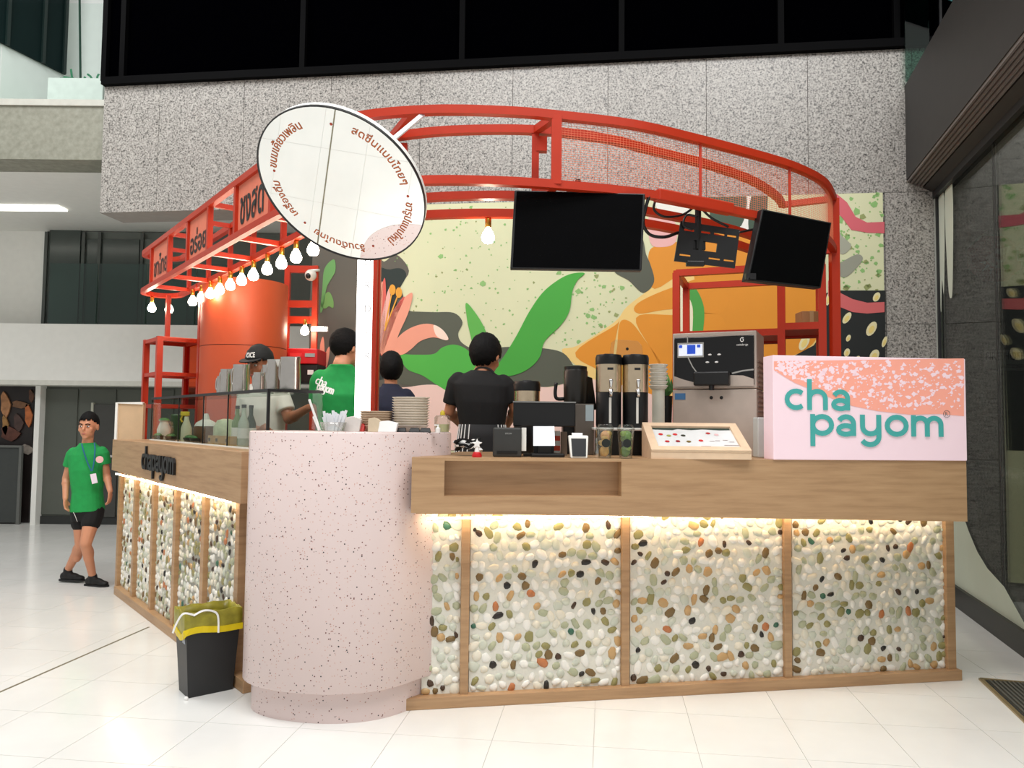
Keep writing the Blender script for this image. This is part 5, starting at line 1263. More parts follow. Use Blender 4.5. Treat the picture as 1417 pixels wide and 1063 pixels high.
# tall clear jar with frosted cups
jr = thing('cup_dispenser', 'tall frosted clear cup dispenser beside the urns', 'dispenser', at(912, 590, 4.0))
q = at(911, 600, 4.1); q.z = CT; hz = at(911, 500, 4.1).z - CT
MB().lathe([(.034, 0), (.034, hz * .7)], q, 20).build('column', mat('frosted_clear', (214, 212, 196), .4, var=.05), jr, angle=40)
for i in range(6): MB().lathe([(.040, hz * (.70 + i * .045)), (.052, hz * (.735 + i * .045)), (.050, hz * (.74 + i * .045))], q, 20).build('cup_rim', mat('frosted_rim', (226, 222, 210), .3), jr, angle=40)
pl2 = thing('potted_sprig', 'small green leafy sprig in a black pot beside the drinks machine', 'plant', at(922, 590, 4.25))
q = at(922, 565, 4.28); q.z = CT; zt2 = at(922, 520, 4.28).z
MB().lathe([(.025, 0), (.035, at(922, 548, 4.28).z - CT), (.03, at(922, 548, 4.28).z - CT)], q, 14).build('pot', BLACK, pl2, angle=40)
for i in range(8):
    an = i * .9; b_ = V((q.x, q.y, at(922, 552, 4.28).z)); t_ = b_ + V((.03 * math.cos(an), .03 * math.sin(an), (zt2 - b_.z) * (.6 + .4 * math.sin(i * 2.1) ** 2)))
    m_ = b_.lerp(t_, .55) + V((.012 * math.cos(an), .012 * math.sin(an), 0))
    MB().prism([b_, m_ + V((.012, 0, 0)), t_, m_ - V((.012, 0, 0))], V((0, .002, 0))).build('leaf', GRNB, pl2)
# soft-serve machine
im = thing('soft_serve_machine', 'steel soft serve machine with black front panel and small screen', 'machine', at(988, 600, 4.2))
y0 = 4.18; a = at(931, 610, y0); b = at(1042, 463, y0); zmid = at(985, 540, y0).z
place(im, V((a.x, y0, CT))); im.rotation_euler = (0, 0, math.radians(-25))
mz0 = CT
STEELM = mat('matte_steel', (198, 184, 172), .45, metal=.35, var=.05)
MB().b2((a.x, y0, mz0), (b.x, y0 + .32, zmid)).build('lower_body', STEELM, im, bevel=.004)
MB().b2((a.x, y0, zmid + .004), (b.x, y0 + .32, b.z)).build('upper_body', STEELM, im, bevel=.004)
MB().b2((a.x + .01, y0 - .012, zmid + .02), (b.x - .012, y0, b.z - .025)).build('front_panel', mat('gloss_black_panel', (10, 10, 12), .15), im, bevel=.004)
fr = frame(V((a.x, y0 - .0125, zmid)), V((1, 0, 0)), Z, V((0, -1, 0))); W2, H2 = b.x - a.x, b.z - zmid
MB().poly([fr(W2 * x, H2 * z, .001) for x, z in ((.02, .05), (.02, .24), (.15, .17), (.28, .12), (.28, .05))]).build('panel_swoosh', STEELM, im)
MB().poly([fr(W2 * x, H2 * z, .001) for x, z in ((.70, .05), (.70, .24), (.85, .23), (.97, .17), (.97, .05))]).build('panel_swoosh', STEELM, im)
mb = MB().ribbon([(W2 * x, H2 * z) for x, z in ((.19, .94), (.19, .7), (.2, .55), (.25, .4), (.30, .3))], .006, lambda x, y, d=0: fr(x, y, .001 + d), .0005); mb.build('silver_line', STEEL, im)
mb = MB().ribbon([(W2 * x, H2 * z) for x, z in ((.72, .27), (.84, .31), (.97, .33))], .008, lambda x, y, d=0: fr(x, y, .001 + d), .0005); mb.build('silver_line', STEEL, im)
MB().prism([fr(W2 * x, H2 * z, .001) for x, z in ((.07, .56), (.39, .56), (.39, .82), (.07, .82))], V((0, -.008, 0))).build('screen_bezel', STEEL, im)
MB().prism([fr(W2 * x, H2 * z, .010) for x, z in ((.085, .59), (.375, .59), (.375, .79), (.085, .79))], V((0, -.001, 0))).build('screen', mat('screen_glow', (230, 236, 246), .3, emis=(220, 230, 250), es=.45), im)
for x, w in ((.09, .04), (.19, .10), (.31, .04)):
    MB().poly([fr(W2 * x_, H2 * z, .0122) for x_, z in ((x, .62 if w > .05 else .73), (x + w, .62 if w > .05 else .73), (x + w, .78), (x, .78))]).build('screen_icon', mat('icon_blue', (40, 80, 190), .4, emis=(30, 70, 190), es=.5), im)
for x, z in ((.46, .60), (.57, .60), (.43, .47), (.54, .47)):
    MB().ell(fr(W2 * x, H2 * z, .002), (.010, .003, .005)).build('button', PAPER, im, smooth=True)
mb = MB(); mb.ribbon([(W2 * .84 + .012 * math.cos(t * .4) * (1 - t * .03), H2 * .84 + .014 * math.sin(t * .4) * (1 - t * .03)) for t in range(2, 20)], .004, lambda x, y, d=0: fr(x, y, .0012 + d), .0005); text_on(mb, 'cattabriga', lambda x, y, d=0: fr(W2 * .84 + x, H2 * .755 + y, .0013), width=.06)
mb.build('emblem', PAPER, im)
MB().b2(fr(W2 * .28, H2 * .06, 0), fr(W2 * .70, H2 * .30, .05)).build('dispenser_head', BLACK, im, bevel=.008)
MB().tube([fr(W2 * .49, H2 * .08, .03), fr(W2 * .49, H2 * -.02, .03)], .014, 10).build('nozzle', BLACK, im)
for x in (.47, .59): MB().ell(V((a.x + W2 * x, y0 - .001, zmid - .045)), (.009, .003, .009)).build('hole', BLACK, im, smooth=True)
MB().b2((a.x + .012, y0 - .002, zmid - .055), (a.x + .07, y0, zmid - .02)).build('sticker', mat('sticker_blue', (70, 120, 170), .5), im)
for i in range(16):
    z = mz0 + .1 + i * .027
    MB().box(V((b.x + .001, y0 + .16, z)), (.006, .22, .010)).build('vent_slat', mat('vent_steel', (150, 140, 130), .4, metal=.6), im)

# cloth, toy
cl = thing('striped_cloth', 'crumpled black and white striped cloth on the counter beside the drum', 'cloth', at(648, 627, 3.60))
rnd = random.Random(9)
for i in range(9):
    q0_ = at(629 + rnd.uniform(0, 6), 620 + rnd.uniform(0, 8), 3.68 + rnd.uniform(0, .08)); q0_.z = max(q0_.z, CT + .008)
    pts = [q0_ + V((k_ * .029, rnd.uniform(-.02, .02), abs(math.sin(k_ * 1.3 + i)) * .03 + i * .003)) for k_ in range(5)]
    MB().bar(cr(pts, 4), .024, .009).build('cloth_fold', PAPER if i % 2 else BLACK_CLOTH, cl)
ty = thing('star_toy', 'small white star figure on a red base on the counter', 'toy', at(660, 629, 3.57))
q = at(660, 629, 3.57); q.z = CT
MB().lathe([(.022, 0), (.024, .008), (.018, .022), (.010, .026)], q, 14).build('red_base', mat('toy_red', (206, 26, 34), .35), ty, angle=40)
MB().prism([q + V(((.026 if k_ % 2 == 0 else .011) * math.sin(k_ * math.pi / 5), -.008, .062 + (.026 if k_ % 2 == 0 else .011) * math.cos(k_ * math.pi / 5))) for k_ in range(10)], V((0, .014, 0))).build('star_head', PAPER, ty, bevel=.003)
MB().lathe([(.012, .024), (.009, .045)], q, 10).build('body', PAPER, ty, angle=40)

# ------------------------------------------------------------------ things on the drum
DZ = DT
def on_drum(u, Y): q = at(u, 598, Y); q.z = DZ; return q
def bowls(u, Y, n_, r, dz, label, group, m_):
    q = on_drum(u, Y)
    for i in range(n_):
        lab_ = ('topmost ' + label.replace(' in the ', ' of the ')) if i == n_ - 1 else label
        t = MB().lathe([(r * .62, 0), (r * .96, dz * 2.6), (r, dz * 2.6), (r, dz * 2.6 + .003), (r * .94, dz * 2.6 + .001), (r * .6, .003)], q + Z * (i * dz), 22).build('pulp_bowl', m_, angle=40)
        tag(t, lab_, 'bowl', group)
bowls(568, 3.80, 12, .094, .0125, 'pale pulp bowl in the tall stack on the drum', 'tall stack of pulp bowls', mat('pulp_pale', (232, 222, 206), .8))
bowls(520, 3.80, 7, .083, .0115, 'tan pulp bowl in the low stack on the drum beside the light column', 'low stack of pulp bowls', mat('pulp_tan', (212, 190, 164), .8))
# straws and spoons
sw_ = thing('straw_holder', 'clear holder packed with white wrapped straws on the drum', 'holder', on_drum(461, 3.66))
rnd = random.Random(4); q = on_drum(461, 3.66)
MB().lathe([(.052, 0), (.064, .045), (.062, .045), (.05, .003)], q, 16, cap=False).build('cup', CLEARCUP, sw_, smooth=True)
for i in range(30):
    an = rnd.random() * 6.283; rd = rnd.uniform(0, .045)
    p0 = q + V((rd * math.cos(an), rd * math.sin(an) * .7, .004)); p1 = p0 + V((math.cos(an) * rd * .6 + rnd.uniform(-.015, .02), 0, rnd.uniform(.065, .10)))
    MB().bar([p0, p1], .012, .004, up=V((0, 1, 0))).build('wrapped_straw', mat('wrap_white', (236, 240, 244), .5), sw_)
for i, (u0, v0, u1, v1) in enumerate(((428, 553, 443, 592), (434, 577, 442, 595))):
    t = MB().tube([at(u0, v0, 3.70), V((at(u1, v1, 3.66).x, 3.66, DZ + .003))], .006, 8).build('long_straw', PAPER)
    tag(t, 'long white straw leaning on the drum beside the straw holder' if i == 0 else 'short white straw leaning on the drum beside the straw holder', 'straw')
for i, (u, Y, w, h, m_, lab) in enumerate(((486, 3.68, .075, .075, mat('grey_white_card', (214, 208, 202), .6), 'folded grey white napkin packet beside the straws'), (500, 3.70, .02, .04, mat('packet_red', (200, 44, 34), .5), 'small red packet standing on the drum'), (516, 3.62, .05, .07, KRAFT, 'tan folded paper packet leaning on the drum'), (535, 3.62, .085, .055, PAPER, 'white paper tray on the drum before the tall bowl stack'))):
    q = on_drum(u, Y)
    t = MB().prism([q + V((-w / 2, 0, 0)), q + V((w / 2, 0, 0)), q + V((w / 2 * 1.15, .02, h * .8)), q + V((0, .025, h)), q + V((-w / 2 * 1.1, .02, h * .9))], V((0, .04, 0))).build('paper_packet', m_, bevel=.003)
    tag(t, lab, 'packet')
for i, u in enumerate((554, 573, 588)):
    q = on_drum(u, 3.665)
    tag(MB().prism([q + V((-.028, 0, 0)), q + V((.028, 0, 0)), q + V((.02, .01, .022)), q + V((-.02, .01, .022))], V((0, .03, 0))).build('black_clip_block', BLACK, bevel=.003), 'small black wedge on the drum before the tall bowl stack', 'block', 'black wedges before the bowls')
jb = thing('jam_jar', 'clear jar with yellow top at the right rim of the drum', 'jar', on_drum(612, 3.80)); q = on_drum(612, 3.82)
MB().lathe([(.035, 0), (.04, .02), (.04, .075), (.03, .085)], q, 18).build('jar_glass', CLEARCUP, jb, smooth=True)
MB().lathe([(.032, .002), (.034, .04)], q, 16).build('filling', mat('syrup_pale', (224, 220, 170), .4), jb, angle=40)
MB().lathe([(.012, .085), (.012, .1), (.004, .11)], q, 12).build('stopper', YEL, jb, angle=40)
q = on_drum(606, 3.66); tg = thing('soap_figure', 'tiny white pump figure on the right rim of the drum', 'bottle', q)
MB().lathe([(.012, 0), (.012, .02), (.005, .026), (.005, .034)], q, 10).build('body', PAPER, tg, angle=40)
MB().box(q + V((-.006, 0, .036)), (.022, .008, .006)).build('pump', PAPER, tg)

# ------------------------------------------------------------------ waste bin
bp_ = onz(282, 962, 0); wb_ = thing('waste_bin', 'black waste bin with yellow liner standing beside the terrazzo drum', 'bin', bp_)
c0 = onz(260, 967, 0); c1 = onz(316, 958, 0)
ang = .68; Rb = Matrix.Rotation(ang, 3, 'Z'); wbx = .215; dbx = .15
cen = c0 + Rb @ V((wbx / 2 - .0, dbx / 2, 0)); hb = .40
def binring(k_, z, kk=1.0): return [cen + Rb @ V((sx * wbx / 2 * k_ * kk, sy * dbx / 2 * k_ * kk, z)) for sx, sy in ((-1, -1), (1, -1), (1, 1), (-1, 1))]
m_b = MB(); rings = [binring(1.0, 0.0), binring(1.24, hb - .025), binring(1.2, hb - .025), binring(.97, .01)]
m_b.add([p for r in rings for p in r], [(i * 4 + k_, i * 4 + (k_ + 1) % 4, (i + 1) * 4 + (k_ + 1) % 4, (i + 1) * 4 + k_) for i in range(3) for k_ in range(4)] + [(0, 1, 2, 3), (12, 13, 14, 15)])
m_b.build('bin_body', mat('bin_black', (30, 31, 32), .45), wb_, bevel=.004)
LINER = mat('yellow_liner', (150, 142, 44), .35, var=.25, scale=20); 
rnd = random.Random(8); mo_ = MB(); N = 40
def sq(t, k_):
    t = t % 1.0; s_ = int(t * 4); f_ = t * 4 - s_; cs = [(-1, -1), (1, -1), (1, 1), (-1, 1)]; a, b = cs[s_], cs[(s_ + 1) % 4]
    return (a[0] + (b[0] - a[0]) * f_) * wbx / 2 * k_, (a[1] + (b[1] - a[1]) * f_) * dbx / 2 * k_
Rr = []
for lev, (k_, z) in enumerate(((1.10, hb - .13), (1.17, hb - .03), (1.23, hb + .012), (1.275, hb + .010), (1.285, hb - .03), (1.275, hb - .085))):
    ring = []
    for i in range(N):
        x, y = sq(i / N, k_ * (1 + .012 * math.sin(i * 2.3 + lev))); dz = (.010 * math.sin(i * .6 + 1) + .016 * math.sin(i * .32)) if lev == 5 else .004 * math.sin(i * 1.7)
        ring.append(cen + Rb @ V((x, y, z + dz)))
    Rr.append(ring)
mo_.add([p for r in Rr for p in r], [(i * N + k_, i * N + (k_ + 1) % N, (i + 1) * N + (k_ + 1) % N, (i + 1) * N + k_) for i in range(5) for k_ in range(N)])
mo_.build('liner', LINER, wb_, smooth=True)
hem = MB(); hr = Rr[5]
hem.bar([p + (p - cen).normalized() * .004 - Z * .008 for p in hr], .006, .03, closed=True); hem.build('liner_hem', mat('bright_yellow_hem', (226, 200, 14), .35), wb_)
tie = [(-.75, -1.30, .0), (-.4, -1.32, .018), (-.05, -1.33, .008), (.12, -1.36, -.02), (.15, -1.36, -.10)]
MB().bar(cr([cen + Rb @ V((x * wbx / 2 * 1.25, y * dbx / 2, hb + z)) for x, y, z in tie], 5), .009, .003, up=V((0, -1, .3))).build('draw_tie', PAPER, wb_)
tie = [(-1.35, -.7, -.08), (-1.25, -.9, -.03), (-1.08, -1.2, .015), (-.75, -1.30, .004)]
MB().bar(cr([cen + Rb @ V((x * wbx / 2 * 1.25, y * dbx / 2, hb + z)) for x, y, z in tie], 5), .009, .003, up=V((0, -1, .3))).build('draw_tie', PAPER, wb_)
lx = [cen + Rb @ V((-wbx / 2 * k_ - .002, y * dbx / 2, z)) for k_, y, z in ((1.155, -.9, .26), (1.155, -.35, .26), (1.215, -.35, .35), (1.215, -.9, .35))]
MB().prism(lx, Rb @ V((-.0015, 0, 0))).build('label', mat('label_grey', (170, 176, 190), .6, var=.3, scale=40), wb_)
tag(MB().ell(c0 + V((-.0, -.02, .008)), (.010, .008, .010)).build('paper_scrap', PAPER, smooth=True), 'tiny white paper scrap on the floor before the bin', 'litter')
# ------------------------------------------------------------------ people
def remeshed(mb, name, m_, parent, voxel, smooth_it=6, label=None, cat=None):
    o = mb.build(name + '_tmp', None)
    rm_ = o.modifiers.new('r', 'REMESH'); rm_.mode = 'VOXEL'; rm_.voxel_size = voxel
    sm = o.modifiers.new('s', 'SMOOTH'); sm.iterations = smooth_it; sm.factor = .5
    dg = bpy.context.evaluated_depsgraph_get(); me = bpy.data.meshes.new_from_object(o.evaluated_get(dg))
    org = WL[o.name]; bpy.data.objects.remove(o)
    me.name = name; me.materials.clear(); me.materials.append(m_); me.polygons.foreach_set('use_smooth', [True] * len(me.polygons))
    n_ = bpy.data.objects.new(name, me); COL.objects.link(n_); place(n_, org, parent); tag(n_, label, cat)
    return n_
def loft(mb, rows, seg=20):
    """rows: (center, side, front, half_w, half_d)"""
    p = []; f = []
    for c, s_, fr_, hw, hd_ in rows:
        for k_ in range(seg):
            a = 2 * math.pi * k_ / seg; ca_, sn_ = math.cos(a), math.sin(a)
            p.append(V(c) + s_ * (hw * math.copysign(abs(ca_) ** .8, ca_)) + fr_ * (hd_ * math.copysign(abs(sn_) ** .8, sn_)))
    for i in range(len(rows) - 1):
        for k_ in range(seg): f.append((i * seg + k_, i * seg + (k_ + 1) % seg, (i + 1) * seg + (k_ + 1) % seg, (i + 1) * seg + k_))
    f += [tuple(range(seg)), tuple((len(rows) - 1) * seg + k_ for k_ in range(seg))]
    mb.add(p, f)
def hand(mb, wrist, d, palm_n, s, curl=.5, thumb=1):
    """d: direction of the hand, palm_n: where the palm faces"""
    d = d.normalized(); palm_n = (palm_n - d * palm_n.dot(d)).normalized(); w = d.cross(palm_n)
    R_ = Matrix((w, palm_n, d)).transposed()
    mb.ell(wrist + d * .042 * s, (.036 * s, .016 * s, .052 * s), R_, 12, 8)
    for i, (off, ln) in enumerate(((-.026, .060), (-.009, .070), (.009, .066), (.025, .052))):
        b0_ = wrist + d * .078 * s + w * off * s; d1 = (d * math.cos(curl * .6) + palm_n * math.sin(curl * .6)); d2 = (d * math.cos(curl * 1.6) + palm_n * math.sin(curl * 1.6))
        m1 = b0_ + d1 * ln * .5 * s; e1 = m1 + d2 * ln * .5 * s
        mb.cone(b0_ - d * .02 * s, .0095 * s, m1, .0088 * s, 8); mb.cone(m1, .0088 * s, e1, .0072 * s, 8)
    tb = wrist + d * .03 * s - w * thumb * .028 * s; td = (d * .75 - w * thumb * .45 + palm_n * .45).normalized()
    mb.cone(tb, .012 * s, tb + td * .034 * s, .010 * s, 8); mb.cone(tb + td * .034 * s, .010 * s, tb + td * .034 * s + (d * .8 + palm_n * .5).normalized() * .026 * s, .0082 * s, 8)
def head_geo(mb, hc, Rh, s):
    def T(x, y, z): return hc + Rh @ V((x * s, y * s, z * s))
    mb.ell(T(0, -.010, .026), (.075 * s, .092 * s, .086 * s), Rh, 18, 12)
    mb.ell(T(0, .022, -.045), (.057 * s, .064 * s, .066 * s), Rh, 16, 10)
    mb.ell(T(0, .060, -.094), (.026 * s, .020 * s, .018 * s), Rh, 10, 8)
    mb.cone(T(0, .082, .010), .009 * s, T(0, .098, -.022), .014 * s, 8)
    mb.ell(T(0, .068, .028), (.050 * s, .018 * s, .010 * s), Rh, 12, 8)
    mb.ell(T(0, .076, -.062), (.026 * s, .012 * s, .012 * s), Rh, 12, 8)
    for sx in (-1, 1):
        mb.ell(T(sx * .077, -.008, -.004), (.011 * s, .020 * s, .032 * s), Rh, 10, 8)
        mb.ell(T(sx * .040, .055, -.026), (.024 * s, .022 * s, .024 * s), Rh, 10, 8)
def face(parent, hc, Rh, s):
    def T(x, y, z): return hc + Rh @ V((x * s, y * s, z * s))
    for sx in (-1, 1):
        e = MB().ell(T(sx * .031, .077, .004), (.013 * s, .008 * s, .007 * s), Rh, 10, 6).build('eye', mat('eye_white', (230, 226, 220), .3), parent, smooth=True)
        MB().ell(T(sx * .031, .083, .004), (.0055 * s, .004 * s, .006 * s), Rh, 8, 6).build('iris', mat('iris_dark', (24, 16, 12), .2), e, smooth=True)
        MB().bar([T(sx * .014, .088, .022), T(sx * .032, .086, .028), T(sx * .05, .076, .022)], .006 * s, .008 * s).build('eyebrow', HAIR, parent)
    MB().ell(T(0, .086, -.062), (.020 * s, .006 * s, .006 * s), Rh, 10, 6).build('mouth', mat('lips', (170, 92, 82), .45), parent, smooth=True)
def hair(parent, hc, Rh, s, fringe=.040, nape=-.075, k_=1.09, side=.012, seed=1, tall=1.0, name='hair', m_=None):
    rn = random.Random(seed); nu, nv = 34, 22; P = []; c = V((0, -.012, .028)); rx, ry, rzz = .077 * k_, .094 * k_, .088 * k_ * tall
    mb = MB(); grid = []
    for i in range(nv + 1):
        row = []
        for k2 in range(nu):
            th = math.pi * i / nv; a = 2 * math.pi * k2 / nu; j = 1 + rn.uniform(-.02, .035)
            row.append(c + V((rx * math.sin(th) * math.cos(a), ry * math.sin(th) * math.sin(a), -rzz * math.cos(th))) * j)
        grid.append(row)
    vs_ = [hc + Rh @ (p * s) for r in grid for p in r]; fs = []
    for i in range(nv):
        for k2 in range(nu):
            q = [(i, k2), (i, (k2 + 1) % nu), (i + 1, (k2 + 1) % nu), (i + 1, k2)]; m2 = sum((grid[a][b] for a, b in q), V()) / 4
            t_ = m2.y; lim = fringe if t_ > .05 else (side + (fringe - side) * ((t_ - .0) / .05) if t_ > 0 else (side + (nape - side) * min(1, -t_ / .05)))
            if m2.z > lim + .012 * math.sin(k2 * 2.1 + seed) * (.6 if t_ > 0 else .3): fs.append(tuple(a * nu + b for a, b in q))
    used = sorted({i for f in fs for i in f}); mp_ = {o: n for n, o in enumerate(used)}
    mb.add([vs_[i] for i in used], [tuple(mp_[i] for i in f) for f in fs])
    o = mb.build(name, m_ or HAIR, parent, smooth=True)
    so = o.modifiers.new('solid', 'SOLIDIFY'); so.thickness = .012 * s; so.offset = -1
    return o
def frame3(f_, u_): 
    f_ = V(f_); f_.normalize(); u_ = V(u_); s_ = f_.cross(u_).normalized(); u_ = s_.cross(f_).normalized()
    return Matrix((s_, f_, u_)).transposed()
def person(label, J, s, tf, hf, hu=(0, 0, 1), skin=None, shirt=None, trousers=None, voxel=.009, hs=1.0, ground=0.0, sleeve=.55, base=None, short=None, hem=.0, hand_dirs=None):
    skin = skin or SKIN
    t = thing('person', label, 'person', base)
    tf = V(tf).normalized(); sd = tf.cross(Z).normalized()          # the figure's own right side
    Rh = frame3(hf, hu)
    b = MB(); head_geo(b, J['head'], Rh, s * hs)
    b.cone(J['neck'] - Z * .02 * s, .054 * s, J['head'] - V(hu) * .05 * s * hs - V(hf).normalized() * .012 * s, .050 * s)
    pel = (J['hipL'] + J['hipR']) / 2; side = (J['shR'] - J['shL']); hw = side.length / 2; side.normalize()
    up_s = (J['neck'] - pel).normalized(); fr_ = up_s.cross(side).normalized()
    sl_ = max(.03, (J['neck'] - (J['shL'] + J['shR']) / 2).dot(up_s)); sm_ = (J['shL'] + J['shR']) / 2
    rows = [(J['neck'] + up_s * .01, side, fr_, .055 * s, .052 * s), (J['neck'].lerp(sm_, .3), side, fr_, hw * .48, .066 * s), (J['neck'].lerp(sm_, .72), side, fr_, hw * .80, .078 * s), (sm_ - up_s * .035 * s, side, fr_, hw + .022 * s, .098 * s), (J['neck'].lerp(pel, .40), side, fr_, hw + .006 * s, .115 * s), (J['neck'].lerp(pel, .72), side, fr_, hw * .86, .105 * s), (pel + up_s * .02, side, fr_, hw * .90, .11 * s), (pel - up_s * .07 * s, side, fr_, hw * .8, .10 * s)]
    loft(b, [(c - up_s * .012 * s, a1, a2, w * .86, d * .86) for c, a1, a2, w, d in rows])
    for sx in 'LR':
        b.cone(J['sh' + sx] - up_s * .03 * s, .040 * s, J['el' + sx], .038 * s); b.cone(J['el' + sx], .038 * s, J['wr' + sx], .026 * s)
        b.ell(J['el' + sx].lerp(J['wr' + sx], .25), .041 * s)
        hd_ = (J['wr' + sx] - J['el' + sx]).normalized()
        if hand_dirs: hd_ = V(hand_dirs[sx]).normalized()
        hand(b, J['wr' + sx], hd_, -side if sx == 'R' else side, s, .55, -1 if sx == 'R' else 1)
        b.cone(J['hip' + sx], .088 * s, J['kn' + sx], .056 * s); b.cone(J['kn' + sx], .054 * s, J['an' + sx], .036 * s)
        cf = J['kn' + sx].lerp(J['an' + sx], .32) - tf * .012 * s; b.ell(cf, (.052 * s, .052 * s, .10 * s))
    body = remeshed(b, 'body', skin, t, voxel, 4)
    # shirt
    sh_ = MB(); k_ = 1.07
    rr_ = rows[1:6] + [(pel + up_s * (.03 - hem) * s, side, fr_, hw * .98, .118 * s)]
    rr_ = [(J['neck'] - up_s * .014 * s, side, fr_, .070 * s, .066 * s)] + rr_
    loft(sh_, [(c, a1, a2, w * k_, d * k_) for c, a1, a2, w, d in rr_])
    for sx in 'LR':
        e = J['sh' + sx].lerp(J['el' + sx], sleeve); dv = (J['el' + sx] - J['sh' + sx]).normalized()
        sh_.cone(J['sh' + sx] - up_s * .016 * s - (J['sh' + sx] - J['neck']).normalized() * .012 * s, .054 * s, J['sh' + sx] + dv * .04 * s, .057 * s)
        sh_.tube([J['sh' + sx] + dv * .02 * s, J['sh' + sx].lerp(e, .5), e], [.055 * s, .058 * s, .060 * s], 14)
    sh_o = remeshed(sh_, 'shirt', shirt, t, voxel * .9, 3)
    # trousers or shorts
    tr_ = MB(); loft(tr_, [(pel + up_s * .06 * s, side, fr_, hw * .95, .116 * s), (pel, side, fr_, hw * 1.0, .122 * s), (pel - up_s * .08 * s, side, fr_, hw * .95, .115 * s)])
    for sx in 'LR':
        if short: tr_.cone(J['hip' + sx], .098 * s, J['hip' + sx].lerp(J['kn' + sx], short), .094 * s)
        else: tr_.cone(J['hip' + sx], .098 * s, J['kn' + sx], .070 * s); tr_.cone(J['kn' + sx], .070 * s, J['an' + sx] + Z * .03, .058 * s)
    remeshed(tr_, 'shorts' if short else 'trousers', trousers or BLACK_CLOTH, t, voxel, 3)
    # shoes
    for sx in 'LR':
        td = V(J.get('toe' + sx, tf)); td.z = 0; td.normalize(); a = J['an' + sx]; g = J.get('ground' + sx, ground); m2 = MB(); sd2 = td.cross(Z)
        R_ = Matrix((td, -sd2, Z)).transposed(); c0_ = V((a.x, a.y, g))
        m2.ell(c0_ - td * .03 * s + Z * .045 * s, (.052 * s, .040 * s, .046 * s), R_); m2.ell(c0_ + td * .05 * s + Z * .042 * s, (.085 * s, .042 * s, .042 * s), R_); m2.ell(c0_ + td * .125 * s + Z * .030 * s, (.062 * s, .044 * s, .030 * s), R_)
        m2.cone(c0_ + Z * .05 * s, .044 * s, V((a.x, a.y, max(a.z, g + .07 * s))), .044 * s)
        shoe = remeshed(m2, 'shoe', mat('black_shoe', (14, 14, 15), .6, var=.2, scale=40), t, .007, 3)
        ps = [c0_ + R_ @ V((x * s, y * s, .008)) for x, y in ((-.085, -.02), (-.05, -.036), (.05, -.038), (.13, -.046), (.185, -.02), (.185, .02), (.13, .046), (.05, .038), (-.05, .036), (-.085, .02))]
        MB().prism([p - Z * .008 for p in cr(ps, 3, True)], Z * .016 * s).build('sole', mat('dark_sole', (26, 26, 28), .7), shoe)
    return t, body, sh_o, Rh
def legs(J, g, dx=.0):
    for sx in 'LR':
        h_ = J['hip' + sx]; J['an' + sx] = V((h_.x, h_.y, g + .08)); J['kn' + sx] = V((h_.x, h_.y - dx, g + (h_.z - g) * .52))

# walking man in green ------------------------------------------------
YM = 6.22
J = dict(head=at(122.5, 590.5, YM - .01), neck=at(121, 611, YM), shL=at(100.5, 625, YM), shR=at(142.5, 623.5, YM), elL=at(91.5, 662, YM + .03), elR=at(147.5, 658, YM + .02), wrL=at(90.5, 690, YM - .05), wrR=at(152.5, 680, YM - .08),
         hipL=at(112, 709, YM + .02), hipR=at(130, 708, YM), knR=at(118.5, 753, YM - .1), anR=at(118, 799, YM - .10), knL=at(112, 754, YM + .02), anL=at(96, 792, YM + .16))
f0, f1 = onz(118, 811, 0), onz(95, 806, 0)
J['anR'] = V((J['anR'].x, f0.y + .01, .075)); J['anL'] = V((J['anL'].x, f1.y + .01, .10))
J['toeR'] = V((1, -.25, 0)); J['toeL'] = V((1, -.1, 0)); J['groundL'] = .012
wm, body, shirt_o, Rh = person('young man in green shirt, black shorts and lanyard walking past the side counter', J, .80, (0.1, -1, 0), (.08, -1, -.03), shirt=GREEN_SHIRT, trousers=BLACK_CLOTH, voxel=.0058, hs=1.13, short=.33, base=V((J['anR'].x, J['anR'].y, 0)), hand_dirs={'L': (.12, -.1, -1), 'R': (.08, -.12, -1)}, hem=.02)
face(wm, J['head'], Rh, .80 * 1.13); hair(wm, J['head'], Rh, .80 * 1.13, fringe=.064, nape=-.03, k_=1.045, side=.026, seed=2, tall=1.20)
LAN = mat('blue_lanyard', (30, 96, 130), .7)
ln = [at(113, 614, YM - .07), at(115, 622, YM - .105), at(121, 640, YM - .115), at(126.5, 652, YM - .12)]
ln2 = [at(130.5, 613, YM - .07), at(131.5, 622, YM - .105), at(130, 640, YM - .115), at(127.5, 652, YM - .12)]
la = MB().bar(cr(ln, 5), .010, .003, up=V((0, -1, 0))).build('lanyard', LAN, wm); MB().bar(cr(ln2, 5), .010, .003, up=V((0, -1, 0))).build('lanyard', LAN, wm)
bq_ = [at(124.5, 656.5, YM - .125), at(132.5, 655, YM - .125), at(135, 668, YM - .125), at(127.5, 670, YM - .125)]
MB().prism(bq_, V((0, .004, 0))).build('name_card', mat('card_pink_white', (240, 224, 236), .4), wm)
MB().lathe([(.028, 0), (.028, .004)], at(138, 636, YM - .118), 20, frame3((-.3, 0, -1), (.3, -1, 0))).build('round_badge', mat('badge_pink', (244, 190, 190), .5), wm)
MB().bar([at(100, 706, YM - .075), at(104, 714, YM - .09), at(107, 722, YM - .08)], .002, .003).build('shorts_piping', PAPER, wm)
KG = .20
